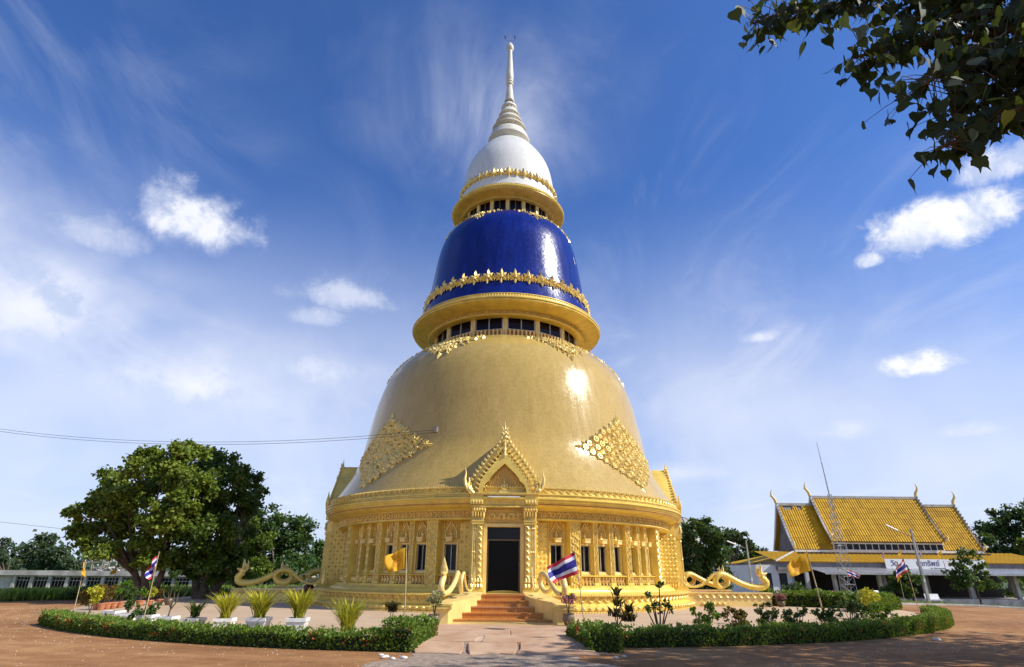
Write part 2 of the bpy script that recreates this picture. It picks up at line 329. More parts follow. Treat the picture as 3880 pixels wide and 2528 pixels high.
def flagmat():
    m, N, out = newmat('flag_yellow')
    uv = N.n('ShaderNodeUVMap').outputs[0]; s = N.n('ShaderNodeSeparateXYZ'); N.put(s.inputs[0], uv)
    x = N.m('MULTIPLY', N.m('SUBTRACT', s.outputs[0], 0.48), 1.45); y = N.m('SUBTRACT', s.outputs[1], 0.5)
    r = N.m('SQRT', N.m('ADD', N.m('MULTIPLY', x, x), N.m('MULTIPLY', y, y))); a = N.m('ARCTAN2', y, x)
    ring = N.m('LESS_THAN', N.m('ABSOLUTE', N.m('SUBTRACT', r, 0.27)), 0.028); hub = N.m('LESS_THAN', r, 0.07)
    sp = N.m('MULTIPLY', N.m('LESS_THAN', N.m('ABSOLUTE', N.m('SINE', N.m('MULTIPLY', a, 4.0))), 0.33), N.m('LESS_THAN', r, 0.27))
    w = N.m('MAXIMUM', N.m('MAXIMUM', ring, hub), sp)
    c = N.mix(N.m('MULTIPLY', w, 0.75), (0.78, 0.44, 0.02), (0.62, 0.19, 0.012))
    p = N.n('ShaderNodeBsdfPrincipled'); N.put(p.inputs['Base Color'], c); p.inputs['Roughness'].default_value = 0.7
    t = N.n('ShaderNodeBsdfTranslucent'); N.put(t.inputs[0], c); mx = N.n('ShaderNodeMixShader'); mx.inputs[0].default_value = 0.35
    N.t.links.new(p.outputs[0], mx.inputs[1]); N.t.links.new(t.outputs[0], mx.inputs[2]); N.t.links.new(mx.outputs[0], out.inputs[0])
flagmat()

# ------------------------------------------------------------------ mesh helpers
def mget(m): return MATS[m] if isinstance(m, str) else m
def finish(me, smooth):
    if smooth is None: return
    if smooth is True: me.shade_smooth(); return
    if smooth > 0:
        me.shade_smooth(); me.set_sharp_from_angle(angle=radians(smooth))
def link(name, data, parent=None, M=None):
    o = bpy.data.objects.new(name, data); COL.objects.link(o)
    if parent is not None: o.parent = parent
    if M is not None: o.matrix_local = M if parent is not None else M
    return o
class MB:
    def __init__(s): s.v = []; s.f = []; s.mi = []
    def add(s, vs, fs, mi=0, M=None):
        b = len(s.v)
        if M is not None: vs = [M @ Vector(p) for p in vs]
        s.v += [tuple(p) for p in vs]; s.f += [tuple(i + b for i in f) for f in fs]; s.mi += [mi] * len(fs); return s
    def merge(s, o, M=None, mi=None):
        b = len(s.v)
        s.v += [tuple(M @ Vector(p)) for p in o.v] if M is not None else o.v
        s.f += [tuple(i + b for i in f) for f in o.f]; s.mi += o.mi if mi is None else [mi] * len(o.f); return s
    def box(s, x0, x1, y0, y1, z0, z1, mi=0, M=None):
        v = [(x, y, z) for z in (z0, z1) for y in (y0, y1) for x in (x0, x1)]
        return s.add(v, [(0, 2, 3, 1), (4, 5, 7, 6), (0, 1, 5, 4), (2, 6, 7, 3), (0, 4, 6, 2), (1, 3, 7, 5)], mi, M)
    def tube(s, pts, rad, n=6, cap=True, mi=0, M=None, flat=1.0):
        pts = [Vector(p) for p in pts]; k = len(pts)
        if not hasattr(rad, '__len__'): rad = [rad] * k
        vs, fs = [], []
        t0 = (pts[1] - pts[0]).normalized()
        up = Vector((0, 0, 1)) if abs(t0.z) < 0.9 else Vector((1, 0, 0))
        a = t0.cross(up).normalized()
        for i in range(k):
            t = (pts[min(k - 1, i + 1)] - pts[max(0, i - 1)])
            t = t.normalized() if t.length > 1e-9 else t0
            a = (a - t * a.dot(t)); a = a.normalized() if a.length > 1e-6 else t.orthogonal().normalized()
            b = t.cross(a)
            for j in range(n):
                an = 2 * pi * j / n
                vs.append(pts[i] + (a * cos(an) + b * sin(an) * flat) * rad[i])
        for i in range(k - 1):
            for j in range(n):
                j2 = (j + 1) % n; fs.append((i * n + j, i * n + j2, (i + 1) * n + j2, (i + 1) * n + j))
        if cap: fs += [tuple(range(n))[::-1], tuple((k - 1) * n + j for j in range(n))]
        return s.add(vs, fs, mi, M)
    def lathe(s, prof, n=48, a0=0.0, a1=2 * pi, mi=0, M=None):
        full = abs(a1 - a0 - 2 * pi) < 1e-6; m = n if full else n + 1; vs = []; fs = []
        for (r, z) in prof:
            for j in range(m):
                a = a0 + (a1 - a0) * j / n; vs.append((r * sin(a), -r * cos(a), z))
        for i in range(len(prof) - 1):
            for j in range(n):
                j2 = (j + 1) % m; fs.append((i * m + j, i * m + j2, (i + 1) * m + j2, (i + 1) * m + j))
        return s.add(vs, fs, mi, M)
    def prism(s, poly, y0, y1, mi=0, M=None):      # poly in (x, z), extruded along y
        n = len(poly); vs = [(x, y0, z) for x, z in poly] + [(x, y1, z) for x, z in poly]
        fs = [tuple(range(n)), tuple(range(2 * n - 1, n - 1, -1))] + [(i, i + n, (i + 1) % n + n, (i + 1) % n) for i in range(n)]
        return s.add(vs, fs, mi, M)
    def ball(s, c, r, nu=8, nv=5, mi=0, M=None, sc=(1, 1, 1)):
        vs = [(c[0], c[1], c[2] - r * sc[2])]; fs = []
        for i in range(1, nv):
            ph = -pi / 2 + pi * i / nv
            for j in range(nu):
                a = 2 * pi * j / nu; vs.append((c[0] + r * sc[0] * cos(ph) * cos(a), c[1] + r * sc[1] * cos(ph) * sin(a), c[2] + r * sc[2] * sin(ph)))
        vs.append((c[0], c[1], c[2] + r * sc[2])); L = len(vs) - 1
        for j in range(nu): fs.append((0, 1 + (j + 1) % nu, 1 + j)); fs.append((L, L - nu + j, L - nu + (j + 1) % nu))
        for i in range(nv - 2):
            for j in range(nu): a = 1 + i * nu; fs.append((a + j, a + (j + 1) % nu, a + nu + (j + 1) % nu, a + nu + j))
        return s.add(vs, fs, mi, M)
    def leafrelief(s, w, h, d, mi=0, M=None):       # pointed leaf standing on z = 0, relief towards -y
        vs = [(0, 0, 0), (-w * .5, 0, h * .38), (-w * .28, 0, h * .75), (0, 0, h), (w * .28, 0, h * .75), (w * .5, 0, h * .38), (0, -d, h * .35), (0, -d * .6, h * .72)]
        fs = [(0, 6, 1), (1, 6, 7, 2), (2, 7, 3), (3, 7, 4), (4, 7, 6, 5), (5, 6, 0), (0, 1, 2, 3, 4, 5)]
        return s.add(vs, fs, mi, M)
    def mesh(s, name, mats, smooth=None):
        me = bpy.data.meshes.new(name); me.from_pydata(s.v, [], s.f)
        if isinstance(mats, (str, bpy.types.Material)): mats = [mats]
        for m in mats: me.materials.append(mget(m))
        if len(mats) > 1: me.polygons.foreach_set('material_index', s.mi)
        bm = bmesh.new(); bm.from_mesh(me); bmesh.ops.recalc_face_normals(bm, faces=bm.faces); bm.to_mesh(me); bm.free()
        finish(me, smooth); me.update(); return me
    def build(s, name, mats, parent=None, smooth=None, M=None): return link(name, s.mesh(name, mats, smooth), parent, M)
def thing(name, label, cat, loc=(0, 0, 0), rz=0.0, group=None):
    o = bpy.data.objects.new(name, None); COL.objects.link(o); o.location = loc; o.rotation_euler = (0, 0, rz); o.empty_display_size = 0.2
    o['label'] = label; o['category'] = cat
    if group: o['group'] = group
    return o
def tag(o, label=None, cat=None, group=None, kind=None):
    if label: o['label'] = label
    if cat: o['category'] = cat
    if group: o['group'] = group
    if kind: o['kind'] = kind
    return o
def polar(a, r, z, lean=0.0, roll=0.0, sc=1.0):     # a in degrees, 0 = towards the camera, + to the right
    A = radians(a)
    return Matrix.Translation((r * sin(A), -r * cos(A), z)) @ Matrix.Rotation(A, 4, 'Z') @ Matrix.Rotation(-lean, 4, 'X') @ Matrix.Rotation(roll, 4, 'Y') @ Matrix.Scale(sc, 4)
def fastmesh(name, verts, k, mats, var=None, tri_mi=None):
    """verts: (N*k,3) array, N polygons of k corners each."""
    n = len(verts) // k; me = bpy.data.meshes.new(name)
    me.vertices.add(n * k); me.vertices.foreach_set('co', np.ascontiguousarray(verts, dtype=np.float32).ravel())
    me.loops.add(n * k); me.loops.foreach_set('vertex_index', np.arange(n * k, dtype=np.int32))
    me.polygons.add(n); me.polygons.foreach_set('loop_start', np.arange(0, n * k, k, dtype=np.int32))
    if isinstance(mats, (str, bpy.types.Material)): mats = [mats]
    for m in mats: me.materials.append(mget(m))
    if tri_mi is not None: me.polygons.foreach_set('material_index', tri_mi.astype(np.int32))
    if var is not None:
        at = me.attributes.new('var', 'FLOAT', 'POINT'); at.data.foreach_set('value', np.repeat(var, k).astype(np.float32))
    me.update(calc_edges=True); return me
LEAF = {'diamond': np.array([(0, 0, 0), (.42, .45, .06), (0, 1, 0), (-.42, .45, .06)]),
        'blade': np.array([(0, 0, 0), (.16, .5, .03), (0, 1, -.05), (-.16, .5, .03)]),
        'heart': np.array([(0, 0, .02), (.34, -.06, .09), (.52, .18, .10), (.40, .50, .05), (.10, .80, -.03), (0, 1.22, -.14), (-.10, .80, -.03), (-.40, .50, .05), (-.52, .18, .10), (-.34, -.06, .09)])}
def leaves(P, D, Nn, size, kind):
    """P base points, D leaf axis, Nn approximate normals, size per leaf -> vertex array"""
    D = D / (np.linalg.norm(D, axis=1, keepdims=True) + 1e-9)
    S = np.cross(D, Nn); S /= (np.linalg.norm(S, axis=1, keepdims=True) + 1e-9); U = np.cross(S, D)
    L = LEAF[kind]; s = size[:, None, None]
    V = P[:, None, :] + s * (L[None, :, 0:1] * S[:, None, :] + L[None, :, 1:2] * D[:, None, :] + L[None, :, 2:3] * U[:, None, :])
    return V.reshape(-1, 3), len(L)
def runit(n): v = RNG.normal(size=(n, 3)); return v / np.linalg.norm(v, axis=1, keepdims=True)
# ================================================================== setting: ground, plaza
def sheet_polar(name, rs, n, zf, mat, a0=0, a1=2 * pi):
    mb = MB(); vs = []; fs = []
    full = abs(a1 - a0 - 2 * pi) < 1e-6; m = n if full else n + 1
    for r in rs:
        for j in range(m):
            a = a0 + (a1 - a0) * j / n; x, y = r * sin(a), -r * cos(a); vs.append((x, y, zf(x, y)))
    for i in range(len(rs) - 1):
        for j in range(n): fs.append((i * m + j, i * m + (j + 1) % m, (i + 1) * m + (j + 1) % m, (i + 1) * m + j))
    mb.add(vs, fs); me = mb.mesh(name, mat, True); o = link(name, me); tag(o, kind='structure'); return o
rs = [0.01, 8, 16] + list(np.linspace(19, 60, 42)) + [75, 100, 150, 250, 450, 900, 2000, 5000, 9000]
sheet_polar('ground', rs, 144, terrain, 'laterite')
plz = MB(); plz.lathe([(0.01, 0.0), (6, 0.0), (12, 0.0), (17, 0.0), (19.15, -0.005), (19.2, -0.03), (19.2, -0.4)], 160)
tag(plz.build('plaza', 'plaza_concrete', None, 30), kind='structure')

# ================================================================== the stupa
ST = thing('stupa', 'tall gold bell-shaped stupa with blue middle tier, white dome and slender white spire', 'stupa')
A0, A1 = radians(-118), radians(118)
def ring(name, prof, mat='gold_paint', n=160, smooth=28, parent=ST):
    mb = MB(); mb.lathe(prof, n); return mb.build(name, mat, parent, smooth)
def circ(name, me, angs, r, z, lean=0.0, parent=ST, roll=0.0, sc=1.0):
    for a in angs: link(name, me, parent, polar(a, r, z, lean, roll, sc))
def arange(a, b, s): return list(np.arange(a, b + 1e-6, s))
# --- ornament units
def U(fn, name, mats, smooth=None):
    mb = MB(); fn(mb); return mb.mesh(name, mats, smooth)
def f_scallop(mb, w=.36, h=.2, d=.05):
    pts = [(-w * .48 + w * .96 * t, -d * .5, h * (1 - .75 * sin(pi * t))) for t in np.linspace(0, 1, 9)]
    mb.tube(pts, d * .5, 5)
    mb.tube([(x * .62, y, h * .98 - (h * .98 - z) * .58) for x, y, z in pts], d * .38, 4)
    mb.leafrelief(w * .2, -h * .62, d * 1.2, M=Matrix.Translation((-w * .48, 0, h * 1.02)))
    mb.ball((-w * .48, -d * .6, h), d * .75, 6, 4)
M_scallop = U(f_scallop, 'scallop', 'gold_relief', 40)
M_lotus = U(lambda mb: (mb.ball((0, -.02, .07), .075, 8, 4, sc=(1.15, .7, .75)), mb.box(-.1, .1, -.03, .02, 0, .018)), 'lotus_knob', 'gold_relief', 50)
def f_bal(mb, w=.12, h=.32):
    mb.leafrelief(w, h * .95, .06); mb.ball((0, -.03, h * .86), w * .32, 6, 4); mb.ball((0, -.03, h * .12), w * .36, 6, 4)
M_bal = U(f_bal, 'baluster', 'gold_relief', 40)
def f_scroll(mb, s=1.0):
    def curl(cx, cz, R, sgn, ph):
        return [(cx + sgn * R * (1 - .72 * t) * cos(ph + 4.6 * t), -.03, cz + R * (1 - .72 * t) * sin(ph + 4.6 * t)) for t in np.linspace(0, 1, 10)]
    mb.tube(curl(-.08, .16, .13, 1, -1.2), [.026 * (1 - .06 * i) for i in range(10)], 5)
    mb.tube(curl(.12, .13, .10, -1, 1.9), [.022 * (1 - .06 * i) for i in range(10)], 5)
    mb.leafrelief(.09, .17, .05, M=Matrix.Translation((.05, 0, .15)) @ Matrix.Rotation(.7, 4, 'Y'))
    mb.leafrelief(.08, .13, .05, M=Matrix.Translation((.16, 0, .02)) @ Matrix.Rotation(-.4, 4, 'Y'))
    mb.leafrelief(.07, .12, .05, M=Matrix.Translation((-.16, 0, .02)) @ Matrix.Rotation(.5, 4, 'Y'))
M_scroll = U(f_scroll, 'scroll', 'gold_relief', 40)
def f_star(mb, R=.34, n=8, up=1.25):
    for i in range(n):
        a = 2 * pi * i / n; L = R * (up if i == 0 else (.95 if i % 2 == 0 else .78))
        mb.leafrelief(R * .46, L, .10, M=Matrix.Translation((0, -.015, 0)) @ Matrix.Rotation(a, 4, 'Y') @ Matrix.Translation((0, 0, R * .16)))
    mb.ball((0, -.05, 0), R * .27, 10, 5, sc=(1, .75, 1)); mb.ball((0, -.13, 0), R * .12, 6, 4)
M_star = U(f_star, 'star_flower', 'gold_relief', 35)
def f_bud(mb):
    for a, L, w in ((0, .42, .15), (.75, .26, .12), (-.75, .26, .12), (1.7, .22, .10), (-1.7, .22, .10), (pi, .2, .11)):
        mb.leafrelief(w, L, .08, M=Matrix.Rotation(a, 4, 'Y'))
    mb.ball((0, -.05, .0), .075, 8, 4)
M_bud = U(f_bud, 'leaf_bud', 'gold_relief', 35)
def f_rosette(mb, R=.2):
    mb.ball((0, -.04, 0), R * .42, 10, 5, sc=(1, .8, 1))
    pts = [(R * .66 * cos(t), -.05, R * .66 * sin(t)) for t in np.linspace(0, 2 * pi, 15)]
    mb.tube(pts, R * .17, 5, False)
    for i in range(4):
        mb.leafrelief(R * .6, R * .95, .07, M=Matrix.Rotation(pi / 4 + i * pi / 2, 4, 'Y') @ Matrix.Translation((0, 0, R * .5)))
M_ros = U(f_rosette, 'rosette', 'gold_relief', 35)
M_leaf = U(lambda mb: mb.leafrelief(.15, .36, .085), 'ornament_leaf', 'gold_relief', 35)
def f_flame(mb, s=1.0):       # curved flame tongue
    pts = [(0, 0, 0), (.03, 0, .1), (.02, 0, .2), (-.04, 0, .3), (-.05, 0, .38), (-.02, 0, .48)]
    mb.tube([Vector(p) * s for p in pts], [.05 * s, .065 * s, .055 * s, .04 * s, .022 * s, .004 * s], 6, flat=.6)
M_flame = U(f_flame, 'flame', 'gold_relief', 40)
def toothring(name, r, z, h, d, n, mat='gold_relief', a0=-110, a1=110):
    mb = MB()
    for i in range(n):
        a = a0 + (a1 - a0) * i / n
        w = radians(a1 - a0) / n * r * .55
        mb.box(-w / 2, w / 2, -d, .01, 0, h, M=polar(a, r, z))
    return tag(mb.build(name, mat, ST), kind='stuff')

# --- plinth
ring('plinth', [(10.02, -.02), (10.02, .05), (9.90, .06), (9.90, .09), (9.95, .10), (9.95, .20), (9.82, .23), (9.70, .27), (9.66, .30), (9.66, .56), (9.74, .58), (9.80, .60), (9.80, .655), (9.70, .67), (9.40, .70), (9.12, .705), (9.08, .74), (9.05, .80), (8.92, .84), (8.86, .90), (8.86, .97), (8.70, .972)])
circ('lotus_knob', M_lotus, [a for a in arange(-104, 104, 1.75) if abs(a) > 8.5], 9.95, .095)
circ('scallop', M_scallop, [a for a in arange(-104, 104, 2.2) if abs(a) > 8.2], 9.67, .345)
toothring('dentil_band', 9.80, .598, .04, .03, 300)
toothring('foot_band', 10.02, .0, .05, .03, 300)
# --- balustrade panel under the windows
ring('balustrade_panel', [(8.60, .97), (8.60, 1.30), (8.72, 1.315), (8.74, 1.36), (8.60, 1.38), (8.2, 1.385)], 'gold_paint')
ring('panel_ground', [(8.605, .985), (8.605, 1.295)], 'relief_ground')
WINS = []; PIL = []
for s in (-1, 1):
    WINS += [s * a for a in (15.4, 24.6, 30.5, 36.4, 43.8, 48.3, 52.8)]
    PIL += [(s * a, w) for a, w in ((20.1, .50), (27.55, .22), (33.45, .22), (40.1, .32), (46.05, .20), (50.55, .20), (57.4, .50))]
circ('baluster', M_bal, [a for a in arange(-84, 84, 1.15) if abs(a) > 9 and all(abs(a - p) > degrees((w / 2 + .03) / 8.7) for p, w in PIL)], 8.61, .98)
# --- wall with real window openings
RW, ZB, ZT = 8.46, 1.50, 2.56; HW = degrees(.27 / RW)
edges = sorted({-180.0, 180.0} | {w + k for w in WINS for k in (-HW, HW)} | set(arange(-178, 178, 2)))
edges = [e for i, e in enumerate(edges) if i == 0 or e - edges[i - 1] > .05 or any(abs(abs(e - w) - HW) < 1e-6 for w in WINS)]
mb = MB()
def wp(a, r, z): A = radians(a); return (r * sin(A), -r * cos(A), z)
for i in range(len(edges) - 1):
    a, b = edges[i], edges[i + 1]; mid = (a + b) / 2; op = any(abs(mid - w) < HW for w in WINS)
    if min(abs(mid), abs(abs(mid) - 90)) < 4.4: continue      # doorways
    for z0, z1 in ((.9, ZB), (ZB, ZT), (ZT, 3.95)):
        if op and z0 == ZB: continue
        mb.add([wp(a, RW, z0), wp(b, RW, z0), wp(b, RW, z1), wp(a, RW, z1)], [(0, 1, 2, 3)])
for w in WINS:
    for a in (w - HW, w + HW): mb.add([wp(a, RW, ZB), wp(a, RW - .22, ZB), wp(a, RW - .22, ZT), wp(a, RW, ZT)], [(0, 1, 2, 3)])
    for z in (ZB, ZT): mb.add([wp(w - HW, RW, z), wp(w + HW, RW, z), wp(w + HW, RW - .22, z), wp(w - HW, RW - .22, z)], [(0, 1, 2, 3)])
mb.build('wall', 'gold_paint', ST)
def f_wframe(mb):
    for x0, x1, z0, z1 in ((-.34, -.27, -.07, 1.13), (.27, .34, -.07, 1.13), (-.27, .27, -.07, 0), (-.27, .27, 1.06, 1.13)): mb.box(x0, x1, -.05, .03, z0, z1)
    mb.box(-.38, .38, -.09, .02, -.11, -.07)
def f_arch(mb):   # niche panel above a window
    mb.box(-.36, .36, -.02, .03, 0, .80, 1)
    for s in (-1, 1):
        mb.tube([(s * .25, -.05, .05), (s * .25, -.05, .36), (s * .17, -.05, .48), (s * .07, -.05, .62), (0, -.05, .78)], .030, 5)
        mb.tube([(s * .18, -.04, .05), (s * .18, -.04, .33), (s * .11, -.04, .42), (0, -.04, .60)], .022, 4)
        mb.tube([(s * .34, -.03, .02), (s * .34, -.03, .79)], .026, 4)
        for k in range(3): mb.leafrelief(.10, .16, .05, M=Matrix.Translation((s * (.30 - .03 * k), -.02, .42 + .12 * k)) @ Matrix.Rotation(-s * .5, 4, 'Y'))
    mb.ball((0, -.05, .12), .10, 8, 4, sc=(1.2, .6, .5)); mb.ball((0, -.05, .23), .07, 8, 4, sc=(1, .6, 1.3)); mb.ball((0, -.06, .36), .045, 6, 4)
me_wf = U(f_wframe, 'window_frame', 'gold_pale'); me_arch = U(f_arch, 'arch_panel', ['gold_relief', 'gold_deep'], 40)
me_pane = U(lambda mb: mb.box(-.29, .29, .12, .14, -.02, 1.08), 'pane', 'dark_glass')
def f_sash(mb):
    for x0, x1, z0, z1 in ((-.28, -.245, 0, 1.06), (.245, .28, 0, 1.06), (-.245, .245, 0, .035), (-.245, .245, 1.025, 1.06), (-.015, .015, .035, 1.025)): mb.box(x0, x1, .06, .12, z0, z1)
me_sash = U(f_sash, 'sash', 'window_frame')
me_br = U(lambda mb: (mb.box(-.13, .13, -.30, .02, 0, .14), mb.box(-.15, .15, -.32, .02, .14, .18)), 'bracket', 'gold_pale')
for w in WINS:
    f = link('window', me_wf, ST, polar(w, RW, ZB)); link('pane', me_pane, f); link('sash', me_sash, f)
    link('arch_panel', me_arch, f, Matrix.Translation((0, 0, 1.22))); link('bracket', me_br, f, Matrix.Translation((0, 0, 1.15)))
# --- pilasters with carving
def f_carve(w, h):
    def fn(mb):
        n = int(h / .30); sx = w / .5
        for i in range(n):
            z = .08 + i * (h - .12) / n
            for s in (-1, 1):
                mb.tube([(s * .02 * sx, -.02, z), (s * .15 * sx, -.025, z + .10), (s * .13 * sx, -.02, z + .2), (s * .02 * sx, -.02, z + .29)], .016 + .012 * sx, 4)
                if sx > .6: mb.leafrelief(.09 * sx, .14, .05, M=Matrix.Translation((s * .17 * sx, 0, z + .16)) @ Matrix.Rotation(s * .5, 4, 'Y'))
            mb.leafrelief(.12 * sx + .02, .17, .06, M=Matrix.Translation((0, 0, z + .06)))
        for s in (-1, 1): mb.box(s * w * .46 - .012, s * w * .46 + .012, -.03, .0, 0, h)
    return fn
PM = {}
for w in (.50, .32, .22, .20):
    z0 = .705 if w > .4 else .975
    h = 3.52 - z0; dep = .40 if w > .4 else (.28 if w > .3 else .20)
    PM[w] = (U(lambda mb: (mb.box(-w / 2, w / 2, 0, dep + .1, 0, h), mb.box(-w / 2 - .03, w / 2 + .03, -.04, dep + .1, 0, .10), mb.box(-w / 2 - .03, w / 2 + .03, -.04, dep + .1, h - .12, h - .002)), 'pilaster', 'gold_paint'), U(f_carve(w, h), 'carving', 'gold_relief', 40), RW + dep, z0)
for a, w in PIL:
    pm, cm, r, z0 = PM[w]; p = link('pilaster', pm, ST, polar(a, r, z0)); link('carving', cm, p)
# --- lattice panels beside the portals: ribs and studs
def f_lattice(W2, H, st=.20):
    def fn(mb):
        mb.box(-W2, W2, 0, .02, 0, H, 1)
        nx, nz = int(2 * W2 / st), int(H / st)
        for i in range(nx + 1):
            for j in range(nz + 1):
                x = -W2 + .06 + i * (2 * W2 - .12) / max(1, nx); z = .06 + j * (H - .12) / nz
                if (i + j) % 2 == 0:
                    d = .085; mb.add([(x - d, 0, z), (x, 0, z - d), (x + d, 0, z), (x, 0, z + d), (x, -.06, z)], [(0, 1, 4), (1, 2, 4), (2, 3, 4), (3, 0, 4)])
                else: mb.ball((x, -.01, z), .035, 5, 3)
    return fn
me_lat = U(f_lattice(.52, 2.05), 'lattice_panel', ['gold_relief', 'gold_paint'])
me_lat2 = U(f_lattice(.62, 2.05), 'lattice_panel', ['gold_relief', 'gold_paint'])
for a in (-9.0, 9.0): link('lattice_panel', me_lat, ST, polar(a, RW + .03, 1.42))
for a in (-79.5, -71.0, -63.0, 63.0, 71.0, 79.5): link('lattice_panel', me_lat2, ST, polar(a, RW + .05, 1.42))
# --- frieze and eaves
ring('frieze', [(8.3, 3.50), (9.02, 3.50), (9.05, 3.53), (9.05, 3.57), (9.0, 3.575), (9.0, 3.86), (9.06, 3.87), (9.06, 3.90), (9.14, 3.92), (9.35, 3.95), (9.52, 4.01), (9.56, 4.05), (9.57, 4.10), (9.62, 4.11), (9.62, 4.155), (9.66, 4.16), (9.70, 4.20), (9.71, 4.26), (9.77, 4.27), (9.77, 4.335), (9.70, 4.345), (9.66, 4.38), (9.66, 4.44), (9.72, 4.45), (9.72, 4.50), (9.62, 4.51), (9.56, 4.52), (9.53, 4.70), (9.58, 4.71), (9.58, 4.745), (9.44, 4.75)])
ring('red_line', [(9.575, 4.052), (9.577, 4.095)], 'relief_ground')
ring('frieze_ground', [(9.004, 3.585), (9.004, 3.855)], 'gold_deep')
circ('scroll', M_scroll, [a for a in arange(-100, 100, 2.62) if abs(a) > 8], 9.0, 3.575)
circ('crest_scallop', M_scallop, [a for a in arange(-103, 103, 2.0) if abs(a) > 9], 9.55, 4.51, .12, sc=.95)
toothring('dentil_band', 9.585, 4.745, .035, .03, 320); toothring('dentil_band', 9.66, 4.39, .04, .03, 320)
# --- gold bell
def curve(prof, n):
    p = np.array(prof, float); t = np.concatenate([[0], np.cumsum(np.hypot(*np.diff(p, axis=0).T))]); u = np.linspace(0, t[-1], n)
    q = np.stack([np.interp(u, t, p[:, 0]), np.interp(u, t, p[:, 1])], 1)
    for _ in range(6): q[1:-1] = .25 * q[:-2] + .5 * q[1:-1] + .25 * q[2:]
    return [tuple(x) for x in q]
BELL = curve([(9.46, 4.72), (9.38, 4.85), (9.08, 5.35), (8.82, 5.75), (8.52, 6.35), (8.24, 7.0), (8.10, 7.9), (7.93, 8.9), (7.73, 10.0), (7.47, 11.0), (7.28, 11.55), (7.0, 12.08), (6.58, 12.6), (6.1, 13.02), (5.6, 13.36), (5.1, 13.6), (4.55, 13.74)], 60)
ring('gold_bell', BELL, 'gold_mosaic', 192, True)
def onprof(prof, z):
    p = np.array(prof); r = np.interp(z, p[:, 1], p[:, 0]); r2 = np.interp(z + .15, p[:, 1], p[:, 0]); r1 = np.interp(z - .15, p[:, 1], p[:, 0])
    return r, atan2(-(r2 - r1), .3)
def on(prof, a, z, sink=0.0, roll=0.0, sc=1.0):
    r, lean = onprof(prof, z); return polar(a, r - sink, z, lean, roll, sc)
# diamonds of rosettes and leaves
def diamond(ca):
    mb = MB(); mb.merge(MB())
    top, bot, half = 8.62, 5.25, 19.2
    rows = []
    zc = 6.95
    frame = None
    pieces = []
    n = 8
    for i in range(-n, n + 1):
        for j in range(-n, n + 1):
            u, v = (i + j) / (2 * n), (i - j) / (2 * n)      # u across, v up; |u|+|v| <= 1
            if abs(u) + abs(v) > 1.001: continue
            z = zc + v * (1.67 if v > 0 else 1.70) + random.uniform(-.06, .06); a = ca + u * half + random.uniform(-.5, .5)
            pieces.append((a, z, (i % 2 == 0 and j % 2 == 0), u, v))
    base = MB()
    for a, z, ros, u, v in pieces:
        if not ros: 
            Ml = on(BELL, a, z - .10, -.01, random.uniform(-.5, .5) + u * .5 * (1 if v > 0 else -1), random.uniform(.75, 1.0))
            base.leafrelief(.19, .40, .14, M=Ml)
            base.leafrelief(.13, .26, .09, M=on(BELL, a + .55, z - .12, -.01, random.uniform(.3, .8)))
    for z, L in ((8.62, .45), (5.55, -.45), (5.35, -.4)): base.leafrelief(.22, L, .1, M=on(BELL, ca + (0 if z > 7 else .6), z, -.01))
    for s in (-1, 1):
        for k in range(2): base.leafrelief(.2, .42, .1, M=on(BELL, ca + s * (half + k * .9), zc - .02, -.01, s * 1.57))
    o = base.build('diamond_ornament', 'gold_relief', ST, 35)
    for a, z, ros, u, v in pieces:
        if ros: link('rosette', M_ros, o, on(BELL, a, z, -.03, 0, random.choice([.55, .7, .85, .95])))
for ca in (-46.5, 46.0): diamond(ca)
# swags hanging from the drums
def swag(prof, ca, ztop, drop, half, k, sc, mat='gold_relief'):
    base = MB(); ros = []
    for i in range(-k, k + 1):
        u = i / k; depth = drop * max(.08, 1 - abs(u)) ** .9; m = max(1, int(depth / (.26 * sc)))
        for j in range(m):
            z = ztop - (j + .5) * depth / m; a = ca + u * half
            if (i + j) % 2 == 0 and m > 1: ros.append((a, z))
            else: base.leafrelief(.18 * sc, .34 * sc, .10 * sc, M=on(prof, a, z - .1 * sc, -.01, random.uniform(-.8, .8)))
            base.leafrelief(.15 * sc, .30 * sc, .10 * sc, M=on(prof, a + half / k * .5, z - .15 * sc, -.01, random.uniform(2.2, 4.0)))
    base.leafrelief(.2 * sc, -.42 * sc, .1 * sc, M=on(prof, ca, ztop - drop, -.01)); base.leafrelief(.16 * sc, -.32 * sc, .1 * sc, M=on(prof, ca, ztop - drop + .3 * sc, -.02))
    o = base.build('swag_ornament', mat, ST, 35)
    for a, z in ros: link('rosette', M_ros, o, on(prof, a, z, -.03, 0, sc * random.uniform(.8, 1.0)))
for ca in (-120, -75, -29.5, 28.5, 75, 120): swag(BELL, ca, 13.32, 1.32, 17.5, 9, 1.10)
